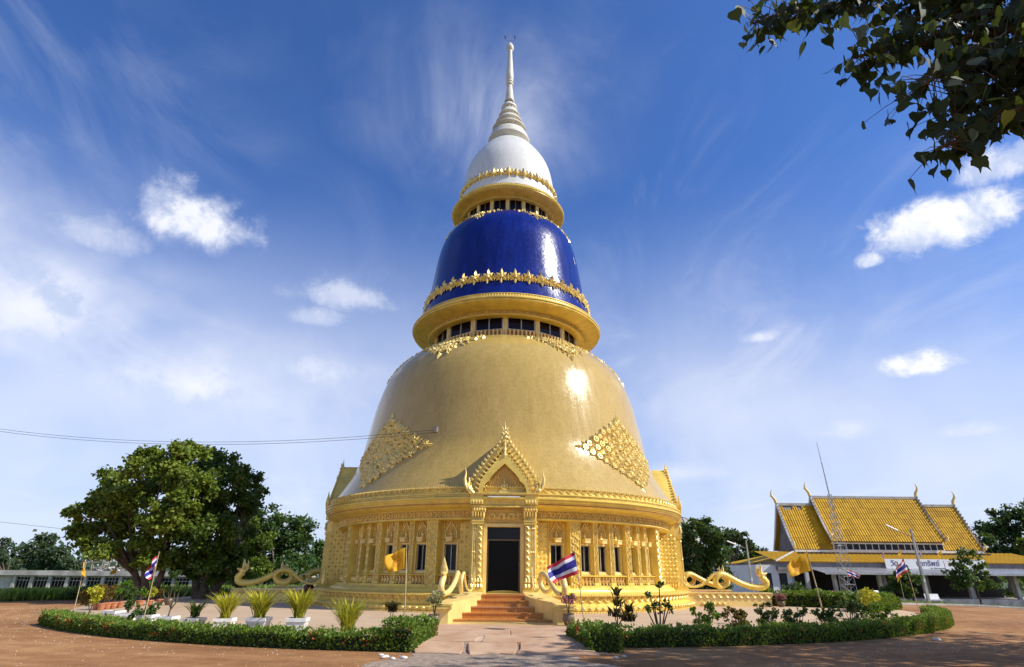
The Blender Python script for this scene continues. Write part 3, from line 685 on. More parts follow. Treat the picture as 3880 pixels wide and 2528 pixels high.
# --- first drum
def drum(r, z0, z1, zw0, zw1, nb, off, pw, frieze, hgl):
    ring('drum_wall', [(r - .02, z0 - .3), (r - .02, zw0), (r - .02 - .0, zw0)] if False else [(r, z0 - .35), (r, zw0)], 'relief_ground', 96)
    ring('drum_head', [(r, zw1), (r, z1 + .25)], 'gold_paint', 96)
    st = 360 / nb
    pw_ = pw
    pil = U(lambda mb: (mb.box(-pw_ / 2, pw_ / 2, -.08, .2, 0, zw1 - z0), mb.tube([(.05 * sin(t * 5), -.10, .15 + t * (zw1 - z0 - .25)) for t in np.linspace(0, 1, 12)], .03, 4)), 'drum_pilaster', 'gold_pale', 40)
    span = 2 * r * sin(radians(st / 2)) - pw_
    hgt = zw1 - zw0
    def fwin(mb):
        w = span / 2
        for x0, x1 in ((-w, -w + .05), (-.03, .03), (w - .05, w)): mb.box(x0, x1, -.02, .05, 0, hgt)
        mb.box(-w + .05, -.03, -.02, .05, 0, .05); mb.box(.03, w - .05, -.02, .05, 0, .05)
    mw_ = U(fwin, 'drum_window', hgl)
    mp_ = U(lambda mb: mb.box(0, span / 2, .04, .06, 0, hgt), 'pane', 'purple_glass')
    rin = r * cos(radians(st / 2)) + .02
    for k in range(nb):
        a = off + k * st; a = (a + 180) % 360 - 180
        if abs(a) < 125: link('drum_pilaster', pil, ST, polar(a, r, z0))
        w = (a + st / 2 + 180) % 360 - 180
        if abs(w) < 125:
            o = link('drum_window', mw_, ST, polar(w, rin, zw0))
            for x in (-span / 2, 0): link('pane', mp_, o, Matrix.Translation((x, 0, 0)))
drum(4.5, 13.72, 15.0, 14.16, 15.0, 15, -1, .26, None, 'window_frame')
M_stub = U(lambda mb: mb.lathe([(.045, 0), (.07, .05), (.05, .12), (.055, .3), (.075, .36), (.0, .37)], 8), 'stub_baluster', 'gold_pale', 40)
circ('stub_baluster', M_stub, arange(-102, 102, 2.9), 4.62, 13.72)
ring('ring_cornice', [(4.5, 14.86), (4.95, 14.86), (5.0, 14.89), (5.0, 14.93), (4.95, 14.94), (4.95, 15.18), (5.02, 15.2), (5.08, 15.22), (5.4, 15.24), (5.7, 15.27), (5.9, 15.31), (5.97, 15.34), (5.98, 15.39), (5.93, 15.41), (5.95, 15.43), (6.02, 15.45), (6.03, 15.50), (5.96, 15.53), (5.92, 15.55), (5.9, 15.62), (5.82, 15.64), (5.78, 15.66), (5.74, 15.80), (5.78, 15.81), (5.78, 15.85), (5.5, 15.87)], 'gold_paint', 144)
ring('frieze_ground', [(4.954, 14.945), (4.954, 15.175)], 'gold_deep', 96)
ring('frieze_ground', [(3.264, 24.155), (3.264, 24.315)], 'gold_deep', 96)
circ('frieze_scroll', M_scroll, arange(-100, 100, 3.9), 4.95, 14.925, sc=.78)
M_tip = U(lambda mb: mb.leafrelief(.13, .13, .05), 'crest_leaf', 'gold_relief')
circ('crest_leaf', M_tip, arange(-104, 104, 1.6), 5.76, 15.67)
# --- blue bell
BLUE = curve([(5.55, 15.86), (5.42, 16.3), (5.27, 16.95), (5.10, 17.8), (4.99, 18.6), (4.80, 20.1), (4.60, 21.25), (4.38, 21.95), (4.08, 22.5), (3.68, 22.9), (3.2, 23.1), (3.0, 23.12)], 44)
ring('blue_bell', BLUE, 'blue_mosaic', 160, True)
fl = arange(-3.6 - 8.6 * 12, -3.6 + 8.6 * 13, 8.6)
for k, a in enumerate(fl):
    link('star_flower', M_star, ST, on(BLUE, a, 17.12, -.04, 0, 1.34))
    b = link('leaf_bud', M_bud, ST, on(BLUE, a + 4.3, 17.0, -.03, 0, .95))
for a in (-118, -72, -26, 25, 72, 118): swag(BLUE, a, 22.82, .62, 18, 6, .85)
scar = MB(); scar.add([(-.05, 0, 0), (.05, 0, -.15), (.12, 0, -.5), (.04, 0, -.62), (.02, 0, -.3), (-.04, 0, -.1), (-.05, .02, 0), (.12, .02, -.5)], [(0, 1, 2, 3, 4, 5)])
scar.build('missing_tile_patch', 'white_plaster', ST, M=on(BLUE, 63, 20.35, -.02))
# --- second drum, ring and white dome
drum(3.0, 23.1, 24.2, 23.3, 24.2, 18, -.5, .22, None, 'bronze_frame')
ring('ring_cornice', [(3.0, 24.08), (3.26, 24.08), (3.3, 24.10), (3.3, 24.14), (3.26, 24.15), (3.26, 24.32), (3.3, 24.34), (3.5, 24.37), (3.75, 24.40), (3.88, 24.44), (3.92, 24.48), (3.92, 24.52), (3.96, 24.54), (3.98, 24.60), (3.93, 24.63), (3.86, 24.66), (3.84, 24.72), (3.74, 24.76), (3.70, 24.90), (3.72, 24.93), (3.5, 24.95)], 'gold_paint', 120)
circ('frieze_scroll', M_scroll, arange(-100, 100, 5.0), 3.26, 24.145, sc=.58)
circ('crest_leaf', M_tip, arange(-104, 104, 2.2), 3.72, 24.77)
WHITE = curve([(3.50, 24.94), (3.42, 25.5), (3.33, 26.3), (3.24, 27.2), (3.13, 28.0), (2.96, 28.65), (2.72, 29.2), (2.42, 29.72), (2.08, 30.25), (1.72, 30.72), (1.4, 31.05), (1.1, 31.2)], 36)
ring('white_dome', WHITE, 'white_mosaic', 128, True)
for k, a in enumerate(arange(-104, 104, 8.7)):
    big = k % 2 == 0
    o = link('dome_flower', M_bud, ST, on(WHITE, a, 25.95, -.03, 0, 1.6 if big else 1.3))
    link('dome_leaf', M_leaf, ST, on(WHITE, a + 4.35, 26.05, -.02, 0, 1.1))
# --- spire
tiers = [(1.58, 31.42), (1.28, 32.66), (1.03, 33.34), (.81, 34.06), (.63, 34.84)]
ring('spire_base', [(1.2, 31.0), (1.50, 31.30), (1.58, 31.40), (1.58, 31.50), (1.52, 31.58), (1.44, 31.9), (1.30, 32.20), (1.12, 32.38), (.98, 32.42), (.98, 32.60)], 'cream_plaster', 64)
M_st = U(lambda mb: mb.lathe([(.03, 0), (.05, .05), (.03, .1), (.045, .17), (.0, .24)], 6), 'spire_baluster', 'cream_plaster', 40)
for (r, z), rn, zn in zip(tiers[1:], (1.03, .81, .63, .36), (33.34, 34.06, 34.84, 35.62)):
    ring('spire_tier', [(r * .74, z - .2), (r * .93, z - .06), (r, z), (r, z + .06), (r * .95, z + .11), (r * .9, z + .22), (rn * .95, zn - .28), (rn * .74, zn - .24), (rn * .74, zn - .02)], 'cream_plaster', 48)
    circ('spire_baluster', M_st, arange(-108, 108, 216 / int(r * 13)), r * .86, z - .24, sc=.9)
ring('spire_shaft', [(.34, 35.5), (.40, 35.6), (.40, 35.66), (.33, 35.72), (.33, 35.85), (.30, 36.3), (.23, 37.0), (.215, 37.28), (.27, 37.32), (.30, 37.42), (.26, 37.52), (.24, 37.56), (.29, 37.62), (.29, 37.74), (.24, 37.80), (.27, 37.88), (.30, 38.0), (.30, 38.3), (.27, 38.9), (.22, 39.8), (.18, 40.7), (.165, 41.1), (.20, 41.16), (.28, 41.28), (.31, 41.42), (.28, 41.6), (.18, 41.85), (.07, 42.02), (.03, 42.15), (.0, 42.2)], 'cream_plaster', 32)
mb = MB(); mb.tube([(0, 0, 42.1), (0, 0, 43.2)], .015, 5); mb.build('lightning_rod', 'steel', ST)
for s in (-1, 1):
    mb = MB(); mb.tube([(0, 0, 42.12), (s * .30, -.1, 42.2), (s * .40, -.1, 42.42)], .012, 4); mb.tube([(s * .40, -.1, 42.40), (s * .41, -.1, 42.70)], [.05, .07], 8)
    mb.build('beacon_lamp', 'cable', ST)
# --- portals
def arcmirror(h): return [(-x, z) for x, z in h] + [(x, z) for x, z in reversed(h)]
def portal(detail=True):
    """parts of a portal in front-facing coordinates (front plane y = -9.6)"""
    P = []
    def part(name, mb, mats, smooth=None, subs=()): P.append((name, mb.mesh(name, mats, smooth), list(subs)))
    yb = -8.0
    # block behind: jambs, landing
    mb = MB(); mb.box(-1.5, 1.5, -10.0, yb, .0, .698); part('portal_landing', mb, 'gold_pale')
    mb = MB()
    for s in (-1, 1):
        mb.box(min(s * .82, s * 1.35), max(s * .82, s * 1.35), -9.34, yb, .70, 4.0)
    mb.box(-.82, .82, -9.34, yb, 3.30, 4.0); part('portal_wall', mb, 'gold_paint')
    mb = MB()
    for s in (-1, 1): mb.box(min(s * .68, s * .83), max(s * .68, s * .83), -9.42, -9.0, .70, 3.18)
    mb.box(-.83, .83, -9.42, -9.0, 3.18, 3.30)
    fr = mb
    pane = MB(); pane.box(-.69, .69, -9.06, -9.03, 2.66, 3.19)
    shade_sheet = MB(); shade_sheet.box(-.69, .69, -9.055, -9.03, .70, 2.66)  # thin near-black sheet standing in for the unlit space beyond the door
    bars = MB()
    for x0, x1, z0, z1 in ((-.66, -.62, .70, 2.66), (.62, .66, .70, 2.66), (-.68, .68, 2.66, 2.71), (-.68, -.66, .7, 3.18), (.66, .68, .7, 3.18)): bars.box(x0, x1, -9.12, -9.065, z0, z1)
    part('door_frame', fr, 'gold_pale', None, [('doorway_shade', shade_sheet.mesh('doorway_shade', 'door_dark'), None), ('pane', pane.mesh('pane', 'dark_glass'), None), ('door_bars', bars.mesh('door_bars', 'bronze_frame'), None)])
    # overdoor carving
    mb = MB(); mb.box(-.72, .72, -9.40, -9.34, 3.36, 3.86, 1)
    for k in range(-3, 4):
        mb.merge(MB()) ; f = MB(); f_scroll(f); mb.merge(f, Matrix.Translation((k * .2, -9.40, 3.44)) @ Matrix.Scale(-1 if k % 2 else 1, 4, (1, 0, 0)) @ Matrix.Scale(1.1, 4), 0)
    part('overdoor_carving', mb, ['gold_relief', 'gold_deep'], 40)
    for s in (-1, 1):
        f = MB(); f_lattice(.42, 2.2)(f); t = MB(); t.merge(f, Matrix.Translation((s * 1.357, -8.90, 1.25)) @ Matrix.Rotation(s * pi / 2, 4, 'Z')); part('side_lattice', t, ['gold_relief', 'gold_paint'])
        t = MB()
        for k in range(6): g = MB(); f_bal(g); t.merge(g, Matrix.Translation((s * 1.36, -9.26 + k * .14, .82)) @ Matrix.Rotation(s * pi / 2, 4, 'Z'))
        part('side_balusters', t, 'gold_relief', 40)
    # columns
    for s in (-1, 1):
        mb = MB(); cx = s * 1.06
        def sq(x, w, y0, z0, z1): mb.box(x - w / 2, x + w / 2, y0, -9.3, z0, z1)
        sq(cx, .58, -9.80, .70, .80); sq(cx, .52, -9.76, .80, .88); sq(cx, .46, -9.72, .88, .96); sq(cx, .50, -9.75, .96, 1.04); sq(cx, .44, -9.70, 1.04, 1.12)
        sq(s * .96, .22, -9.66, 1.12, 3.26); sq(s * 1.17, .20, -9.60, 1.12, 3.26)
        sq(cx, .50, -9.72, 3.26, 3.31); sq(cx, .44, -9.68, 3.31, 3.36); sq(cx, .50, -9.72, 3.36, 3.41)
        sub = []
        for x in (s * 1.09, s * 1.17, s * 1.25):
            t = MB(); t.tube([(x, -9.63, 1.12), (x, -9.63, 3.26)], .034, 8)
            for z in (1.3, 2.2, 3.1): t.ball((x, -9.63, z), .052, 8, 4)
            sub.append(('shaft', t.mesh('shaft', 'gold_relief', 40), None))
        t = MB()
        for k in range(9):
            z = 1.16 + k * .232
            t.tube([(s * .96 - .05, -9.68, z), (s * .96 + .06, -9.69, z + .06), (s * .96 + .02, -9.69, z + .14), (s * .96 - .06, -9.68, z + .19)], .024, 5)
            t.leafrelief(.08, .13, .05, M=Matrix.Translation((s * .96 + .03, -9.66, z + .10)))
        sub.append(('carving', t.mesh('carving', 'gold_relief', 40), None))
        t = MB()        # lotus capital of long leaves
        for k in range(5):
            x = cx - .22 + .11 * k; t.leafrelief(.13, .52, .12, M=Matrix.Translation((x, -9.66, 3.41))); t.leafrelief(.11, -.26, .10, M=Matrix.Translation((x + .05, -9.66, 3.93)))
        t.box(cx - .24, cx + .24, -9.64, -9.3, 3.41, 3.93)
        sub.append(('capital', t.mesh('capital', 'gold_relief', 35), None))
        t = MB()        # leaves round the foot
        for k in range(4):
            t.leafrelief(.15, .24, .06, M=Matrix.Translation((cx - .17 + .115 * k, -9.71, 1.02)))
            t.leafrelief(.16, .18, .06, M=Matrix.Translation((cx - .19 + .125 * k, -9.76, .86)))
        sub.append(('foot_leaves', t.mesh('foot_leaves', 'gold_relief', 35), None))
        part('column', mb, 'gold_paint', None, sub)
    # entablature
    mb = MB(); mb.box(-1.34, 1.34, -9.66, yb, 3.93, 3.99); mb.box(-1.30, 1.30, -9.60, yb, 3.99, 4.04); mb.box(-1.34, 1.34, -9.64, yb, 4.04, 4.22); mb.box(-1.37, 1.37, -9.67, yb, 4.22, 4.26); mb.box(-1.32, 1.32, -9.62, yb, 4.26, 4.40); mb.box(-1.42, 1.42, -9.74, yb, 4.40, 4.455); mb.box(-1.46, 1.46, -9.78, yb, 4.455, 4.50)
    for s in (-1, 1): mb.box(min(s * .86, s * 1.40), max(s * .86, s * 1.40), -9.72, -9.5, 4.045, 4.395)
    sub = []
    t = MB(); n = 22
    for k in range(n):
        x = -1.28 + k * 2.56 / (n - 1); y = -9.72 if abs(x) > .86 else -9.64
        t.ball((x, y, 4.13), .042, 6, 4, sc=(.8, .8, 1.8))
    for k in range(44):
        x = -1.30 + k * 2.6 / 43; t.ball((x, -9.66, 3.95), .025, 4, 3); t.ball((x * 1.08, -9.76, 4.43), .022, 4, 3)
    sub.append(('beading', t.mesh('beading', 'gold_relief', 50), None))
    t = MB(); t.box(-.70, .66, -9.72, -9.625, 4.285, 4.375); t.tube([(-.66, -9.74, 4.33), (.62, -9.74, 4.33)], .028, 8)
    sub.append(('light_tube', t.mesh('light_tube', 'white_paint', 40), None))
    part('entablature', mb, 'gold_paint', None, sub)
    # gable
    outer = [(1.36, 4.50), (1.34, 4.80), (1.27, 5.08), (1.12, 5.36), (.90, 5.68), (.70, 5.96), (.47, 6.26), (.30, 6.50), (.17, 6.76), (.09, 7.02), (.0, 7.12)]
    o_in = [(1.12, 4.50), (1.10, 4.78), (1.04, 5.0), (.90, 5.25), (.68, 5.56), (.45, 5.87), (.22, 6.18), (.0, 6.46)]
    m_out = [(1.10, 4.50), (1.07, 4.76), (1.0, 4.98), (.85, 5.22), (.62, 5.52), (.38, 5.80), (.17, 6.05), (0, 6.30)]
    m_in = [(.93, 4.50), (.88, 4.72), (.78, 4.90), (.64, 4.97), (.62, 5.08), (.45, 5.28), (.22, 5.50), (0, 5.70)]
    def band(a, b, y0, y1):
        poly = [(-x, z) for x, z in a] + [(x, z) for x, z in reversed(a)][1:] + [(x, z) for x, z in b] + [(-x, z) for x, z in reversed(b)][1:]
        m = MB(); k = len(poly); 
        # quads between the two outlines so that the band stays a clean strip
        def strip(sg):
            aa = np.array(a); bb = np.array(b); t = np.linspace(0, 1, 14)
            def res(p): 
                d = np.concatenate([[0], np.cumsum(np.hypot(*np.diff(p, axis=0).T))]); return np.stack([np.interp(t * d[-1], d, p[:, 0]), np.interp(t * d[-1], d, p[:, 1])], 1)
            A, B = res(aa), res(bb)
            for i in range(13):
                q = [(sg * A[i][0], A[i][1]), (sg * A[i + 1][0], A[i + 1][1]), (sg * B[i + 1][0], B[i + 1][1]), (sg * B[i][0], B[i][1])]
                m.add([(x, y0, z) for x, z in q] + [(x, y1, z) for x, z in q], [(0, 1, 2, 3), (7, 6, 5, 4), (0, 4, 5, 1), (2, 6, 7, 3)])
        strip(1); strip(-1); return m
    roof = band(outer, [(0.0, 4.5), (0, 5.0), (0, 5.5), (0, 6.0), (0, 6.5)], -9.40, -7.2); part('gable_roof', roof, 'gold_paint')
    ob = band(outer, o_in, -9.62, -9.40); sub = []
    t = MB()
    pts = np.array(outer); L = np.concatenate([[0], np.cumsum(np.hypot(*np.diff(pts, axis=0).T))])
    for s in (-1, 1):
        for k in range(15):
            d = L[-1] * (k + .6) / 15.6; x = np.interp(d, L, pts[:, 0]); z = np.interp(d, L, pts[:, 1])
            M = Matrix.Translation((s * (x - .04), -9.60, z - .06)) @ Matrix.Rotation(s * (.75 - .045 * k), 4, 'Y')
            t.leafrelief(.17, .30 - .008 * k, .10, M=M); t.ball((s * (x - .10), -9.63, z - .08), .05, 6, 4)
    sub.append(('crockets', t.mesh('crockets', 'gold_relief', 35), None))
    t = MB(); t.lathe([(.16, 0), (.19, .10), (.13, .20), (.16, .28), (.10, .40), (.12, .48), (.06, .62), (.03, .80), (.0, 1.06)], 10, M=Matrix.Translation((0, -9.52, 6.56)))
    for k in range(4):
        for s in (-1, 1): t.leafrelief(.14 - .02 * k, .28, .08, M=Matrix.Translation((s * (.14 - .03 * k), -9.56, 6.50 + k * .2)) @ Matrix.Rotation(s * .35, 4, 'Y'))
    sub.append(('finial', t.mesh('finial', 'gold_relief', 40), None))
    part('outer_arch', ob, 'gold_paint', None, sub)
    ib = band(m_out, m_in, -9.76, -9.58); sub = []
    t = MB(); pts = np.array([(x + .06, z + .06) for x, z in m_out]); L = np.concatenate([[0], np.cumsum(np.hypot(*np.diff(pts, axis=0).T))])
    for s in (-1, 1):
        for k in range(11):
            d = L[-1] * (k + .7) / 11.6; x = np.interp(d, L, pts[:, 0]); z = np.interp(d, L, pts[:, 1])
            t.leafrelief(.14, .24, .10, M=Matrix.Translation((s * (x - .05), -9.70, z - .08)) @ Matrix.Rotation(s * .75, 4, 'Y')); t.ball((s * (x - .06), -9.73, z - .06), .055, 6, 4)
    for k in range(3): t.leafrelief(.22 - .04 * k, .42 - .04 * k, .1, M=Matrix.Translation((0, -9.74, 5.90 + .22 * k)))
    sub.append(('crockets', t.mesh('crockets', 'gold_relief', 35), None))
    part('inner_arch', ib, 'gold_paint', None, sub)
    # tympanum with a seated figure among scrolls
    tb = band(m_in, [(0.0, 4.5), (0, 4.9), (0, 5.3), (0, 5.68)], -9.50, -9.45); sub = []
    t = MB(); t.box(-.24, .24, -9.62, -9.5, 4.50, 4.56); t.box(-.19, .19, -9.60, -9.5, 4.56, 4.62)
    t.ball((0, -9.55, 4.66), .16, 10, 5, sc=(1.1, .5, .35)); t.ball((0, -9.55, 4.80), .09, 8, 5, sc=(1, .7, 1.4)); t.ball((0, -9.56, 4.97), .055, 8, 5, sc=(1, 1, 1.2)); t.tube([(0, -9.56, 5.02), (0, -9.56, 5.12)], [.02, .003], 5)
    for s in (-1, 1): t.tube([(s * .08, -9.56, 4.88), (s * .14, -9.57, 4.78), (s * .08, -9.60, 4.68)], .03, 5)
    sub.append(('seated_figure', t.mesh('seated_figure', 'gold_relief', 50), None))
    t = MB()
    for s in (-1, 1):
        for (x, z, r, sc_) in ((.34, 4.60, 0, 1.0), (.58, 4.58, .3, .9), (.44, 4.85, .2, .85), (.24, 5.08, .1, .8), (.12, 5.30, 0, .6), (.70, 4.74, .5, .6)):
            f = MB(); f_scroll(f); t.merge(f, Matrix.Translation((s * x, -9.50, z)) @ Matrix.Scale(s, 4, (1, 0, 0)) @ Matrix.Rotation(r, 4, 'Y') @ Matrix.Scale(sc_, 4))
    sub.append(('scrollwork', t.mesh('scrollwork', 'gold_relief', 40), None))
    part('tympanum', tb, 'gold_deep', None, sub)
    # serpent-head corners of the gable
    for s in (-1, 1):
        t = MB()
        for x, z, h, ry in ((1.36, 4.52, .62, .30), (1.52, 4.60, .92, .10), (1.27, 4.5, .42, .5)):
            pts = [(s * x, -9.66, z), (s * (x + .10), -9.66, z + h * .25), (s * (x + .14), -9.66, z + h * .5), (s * (x + .10), -9.66, z + h * .75), (s * (x + .13), -9.66, z + h)]
            t.tube(pts, [.10, .12, .09, .05, .006], 6, flat=.7)
        t.ball((s * 1.44, -9.68, 4.60), .12, 8, 5); t.leafrelief(.2, .35, .1, M=Matrix.Translation((s * 1.28, -9.68, 4.5)) @ Matrix.Rotation(s * .4, 4, 'Y'))
        part('gable_serpent', t, 'gold_relief', 40)
    # side cheeks of the gable that tie it back to the eaves
    mb = MB()
    for s in (-1, 1): mb.box(min(s * 1.36, s * 1.62), max(s * 1.36, s * 1.62), -9.5, yb, 4.12, 4.72)
    part('eave_return', mb, 'gold_deep')
    return P
PORTAL = portal()
for a in (0, 90, -90):
    R = Matrix.Rotation(radians(a), 4, 'Z')
    for name, me, subs in PORTAL:
        o = link(name, me, ST, R)
        for sn, sm, _ in subs:
            q = link(sn, sm, o)
            if sn == 'beading': q['kind'] = 'stuff'
# --- front stair
stair = None
ys = [-14.0, -13.4, -12.75, -12.1, -11.4]; hw = [1.56, 1.31, 1.07, .89, .78]; zs = [.07, .225, .38, .54, .698]
for i in range(5):
    mb = MB(); z0 = -.01 if i == 0 else zs[i - 1] - .002; yb = ys[i + 1] + .3 if i < 4 else -9.95
    mb.box(-hw[i] - .25, hw[i] + .25, ys[i], yb, z0, zs[i]); mb.box(-hw[i] - .25, hw[i] + .25, ys[i] - .02, ys[i] + .05, zs[i] - .035, zs[i] + .003)
    mb.build('stair_step', 'step_tile', ST)
mb = MB(); mb.box(-1.62, 1.62, -15.05, -13.95, -.02, .006); mb.build('stair_apron', 'apron_tile', ST)
for s in (-1, 1):
    inner = [(1.64, -15.0), (1.57, -14.0), (1.32, -13.4), (1.08, -12.75), (.90, -12.1), (.79, -11.4), (.79, -10.0)]
    outer = [(2.08, -15.0), (1.88, -13.0), (1.62, -11.0), (1.52, -10.0)]
    def zt(y): return .53 + (y + 15) / 5.0 * .22
    poly = inner + outer[::-1]; n = len(poly); mb = MB()
    vs = [(s * x, y, -.02) for x, y in poly] + [(s * x, y, zt(y)) for x, y in poly]
    mb.add(vs, [tuple(range(n)), tuple(range(2 * n - 1, n - 1, -1))] + [(i, (i + 1) % n, (i + 1) % n + n, i + n) for i in range(n)])
    o = mb.build('stair_wall', 'gold_pale', ST)
    mb = MB()
    for k, (w, z0, z1) in enumerate(((.05, .38, .42), (.09, .42, .46), (.05, .46, .50), (.10, .50, .545))): mb.box(min(s * (1.62 - w), s * (2.10 + w)), max(s * (1.62 - w), s * (2.10 + w)), -15.02 - w, -14.8, z0, z1)
    mb.build('moulded_cap', 'gold_relief', o)
# --- side stairs (seen edge on) with long cheek walls
for s in (-1, 1):
    for y0, y1 in ((-2.95, -2.45), (2.45, 2.95)):
        mb = MB(); mb.box(min(s * 8.9, s * 13.4), max(s * 8.9, s * 13.4), y0, y1, -.02, .58); mb.box(min(s * 8.9, s * 13.46), max(s * 8.9, s * 13.46), y0 - .05, y1 + .05, .58, .64)
        o = mb.build('cheek_wall', 'gold_pale', ST)
        for k in range(11): link('scallop', M_scallop, o, Matrix.Translation((s * (9.9 + .34 * k), y0 - .002, .34)))
        for k in range(5): link('lotus_knob', M_lotus, o, Matrix.Translation((s * (9.95 + .26 * k), y0 - .002, .06)))
    for k in range(4):
        mb = MB(); x0 = 13.0 - k * .75; mb.box(min(s * 9.9, s * x0), max(s * 9.9, s * x0), -2.45, 2.45, k * .16 - .01, (k + 1) * .16); mb.build('side_step', 'step_tile', ST)

# ================================================================== nagas on the stair walls
def naga(name, label, base, ang, L, H, th, group, gold='gold_pale', bumps=True, tip=None):
    """serpent along local +x: tail at x=0, head at x=L"""
    t = thing(name, label, 'serpent statue', base, ang, group)
    P = [(0.01, 0, .62), (.012, 0, .45), (.03, 0, .25), (.08, 0, .10), (.16, 0, .09), (.25, 0, .20), (.33, .1, .46), (.40, .5, .66), (.47, .9, .70), (.53, 1, .58), (.55, 1, .38), (.52, .8, .18), (.46, .3, .10), (.41, -.3, .17), (.385, -.8, .36), (.40, -1, .55), (.45, -.9, .69), (.51, -.5, .66), (.60, -.1, .47), (.70, 0, .26), (.80, 0, .12), (.90, 0, .08), (.965, 0, .13), (.995, 0, .28), (.975, 0, .44), (.94, 0, .58)]
    # smooth with Catmull-Rom
    Q = []; pts = [Vector((p[0] * L, p[1] * th * .75, p[2] * H * .98 + th * .5)) for p in P]
    for i in range(len(pts) - 1):
        a, b, c, d = pts[max(0, i - 1)], pts[i], pts[i + 1], pts[min(len(pts) - 1, i + 2)]
        for u in (0, .33, .66): Q.append(.5 * ((2 * b) + (c - a) * u + (2 * a - 5 * b + 4 * c - d) * u * u + (3 * b - a - 3 * c + d) * u ** 3))
    Q.append(pts[-1]); n = len(Q)
    rad = [th * .5 * (min(1, .12 + 1.6 * i / n) if i < n * .5 else 1.0) * (1.0 if i < n * .88 else 1.12) for i in range(n)]
    mb = MB(); mb.tube(Q, rad, 10); mb.build('body', gold, t, 50)
    if bumps:
        mb = MB()
        for i in range(6, n - 4):
            if i % 1 == 0:
                up = Vector((0, 0, 1)); tg = (Q[i + 1] - Q[i - 1]).normalized(); nn = (up - tg * up.dot(tg))
                if nn.length < .3: continue
                nn.normalize(); c = Q[i] + nn * rad[i] * .92
                mb.tube([c - tg * th * .12, c + nn * th * .16, c + tg * th * .13], [th * .10, th * .07, th * .10], 4)
        if mb.v: tag(mb.build('back_crest', 'gold_relief', t, 40), kind='stuff')
    # tail fin: flat leaf blade
    mb = MB(); z0 = .18 * H
    prof = [(0, z0), (-.05 * H, z0 + .12 * H), (-.06 * H, z0 + .28 * H), (-.04 * H, z0 + .52 * H), (-.02 * H, z0 + .82 * H), (.05 * H, z0 + .50 * H), (.09 * H, z0 + .25 * H), (.08 * H, z0 + .1 * H)]
    mb.prism(prof, -th * .22, th * .22); mb.build('tail_fin', 'gold_relief', t)
    # head with jaws, crest and beard
    hx, hz = .94 * L, .58 * H * .98 + th * .5
    s = th
    mb = MB(); mb.ball((hx + .10 * s, 0, hz + .35 * s), .62 * s, 12, 7, sc=(1.1, .8, .95))
    mb.tube([(hx + .3 * s, 0, hz + .45 * s), (hx + .9 * s, 0, hz + .55 * s), (hx + 1.25 * s, 0, hz + .75 * s)], [.42 * s, .30 * s, .12 * s], 8, flat=.8)
    mb.tube([(hx + .3 * s, 0, hz + .05 * s), (hx + .75 * s, 0, hz - .10 * s), (hx + 1.0 * s, 0, hz - .02 * s)], [.34 * s, .20 * s, .08 * s], 8, flat=.8)
    for sd in (-1, 1): mb.ball((hx + .45 * s, sd * .36 * s, hz + .62 * s), .14 * s, 6, 4)
    mb.tube([(hx + .2 * s, 0, hz - .3 * s), (hx + .55 * s, 0, hz - .9 * s), (hx + .42 * s, 0, hz - 1.6 * s)], [.2 * s, .16 * s, .02 * s], 6)
    mb.build('head', 'gold_relief', t, 45)
    mb = MB(); mb.tube([(hx + .35 * s, 0, hz + .24 * s), (hx + .95 * s, 0, hz + .22 * s)], [.2 * s, .12 * s], 6); mb.build('mouth', 'red_mouth', t)
    mb = MB(); top = (tip or 1.36 * H)
    mb.tube([(hx - .05 * s, 0, hz + .5 * s), (hx - .15 * s, 0, hz + (top - hz) * .35), (hx + .10 * s, 0, hz + (top - hz) * .65), (hx + .22 * s, 0, top)], [.62 * s, .72 * s, .42 * s, .02 * s], 8, flat=.6)
    for k in range(4): mb.tube([(hx - .3 * s, 0, hz + .2 * s + k * .3 * s), (hx - .75 * s, 0, hz + .55 * s + k * .38 * s), (hx - .55 * s, 0, hz + 1.0 * s + k * .4 * s)], [.2 * s, .13 * s, .02 * s], 5)
    mb.build('crown_crest', 'gold_relief', t, 40)
    return t
ang = atan2(-15.0 + 10.9, -(1.78 - 1.36))
naga('naga_statue', 'gold naga serpent coiled along the left wall of the front stair', (-1.10, -10.75, .66), atan2(-4.25, -.80), 4.32, .98, .17, 'nagas flanking the front stair', bumps=False, tip=1.22)
naga('naga_statue', 'gold naga serpent coiled along the right wall of the front stair, below the striped flag', (1.10, -10.75, .66), atan2(-4.25, .80), 4.32, .98, .17, 'nagas flanking the front stair', bumps=False, tip=1.22)
naga('naga_statue', 'near gold naga with looped scaly body on the wall right of the stupa', (9.05, -2.7, .64), 0, 4.35, 1.02, .27, 'nagas on the side stair walls', 'gold_paint')
naga('naga_statue', 'farther gold naga on the right-hand side stair, behind the near one', (9.05, 2.7, .64), 0, 4.35, 1.02, .27, 'nagas on the side stair walls', 'gold_paint')
naga('naga_statue', 'near shaded naga with looped body on the wall left of the stupa', (-9.05, -2.7, .64), pi, 4.35, 1.02, .27, 'nagas on the side stair walls', 'gold_paint')
naga('naga_statue', 'farther shaded naga on the left-hand side stair, behind the near one', (-9.05, 2.7, .64), pi, 4.35, 1.02, .27, 'nagas on the side stair walls', 'gold_paint')
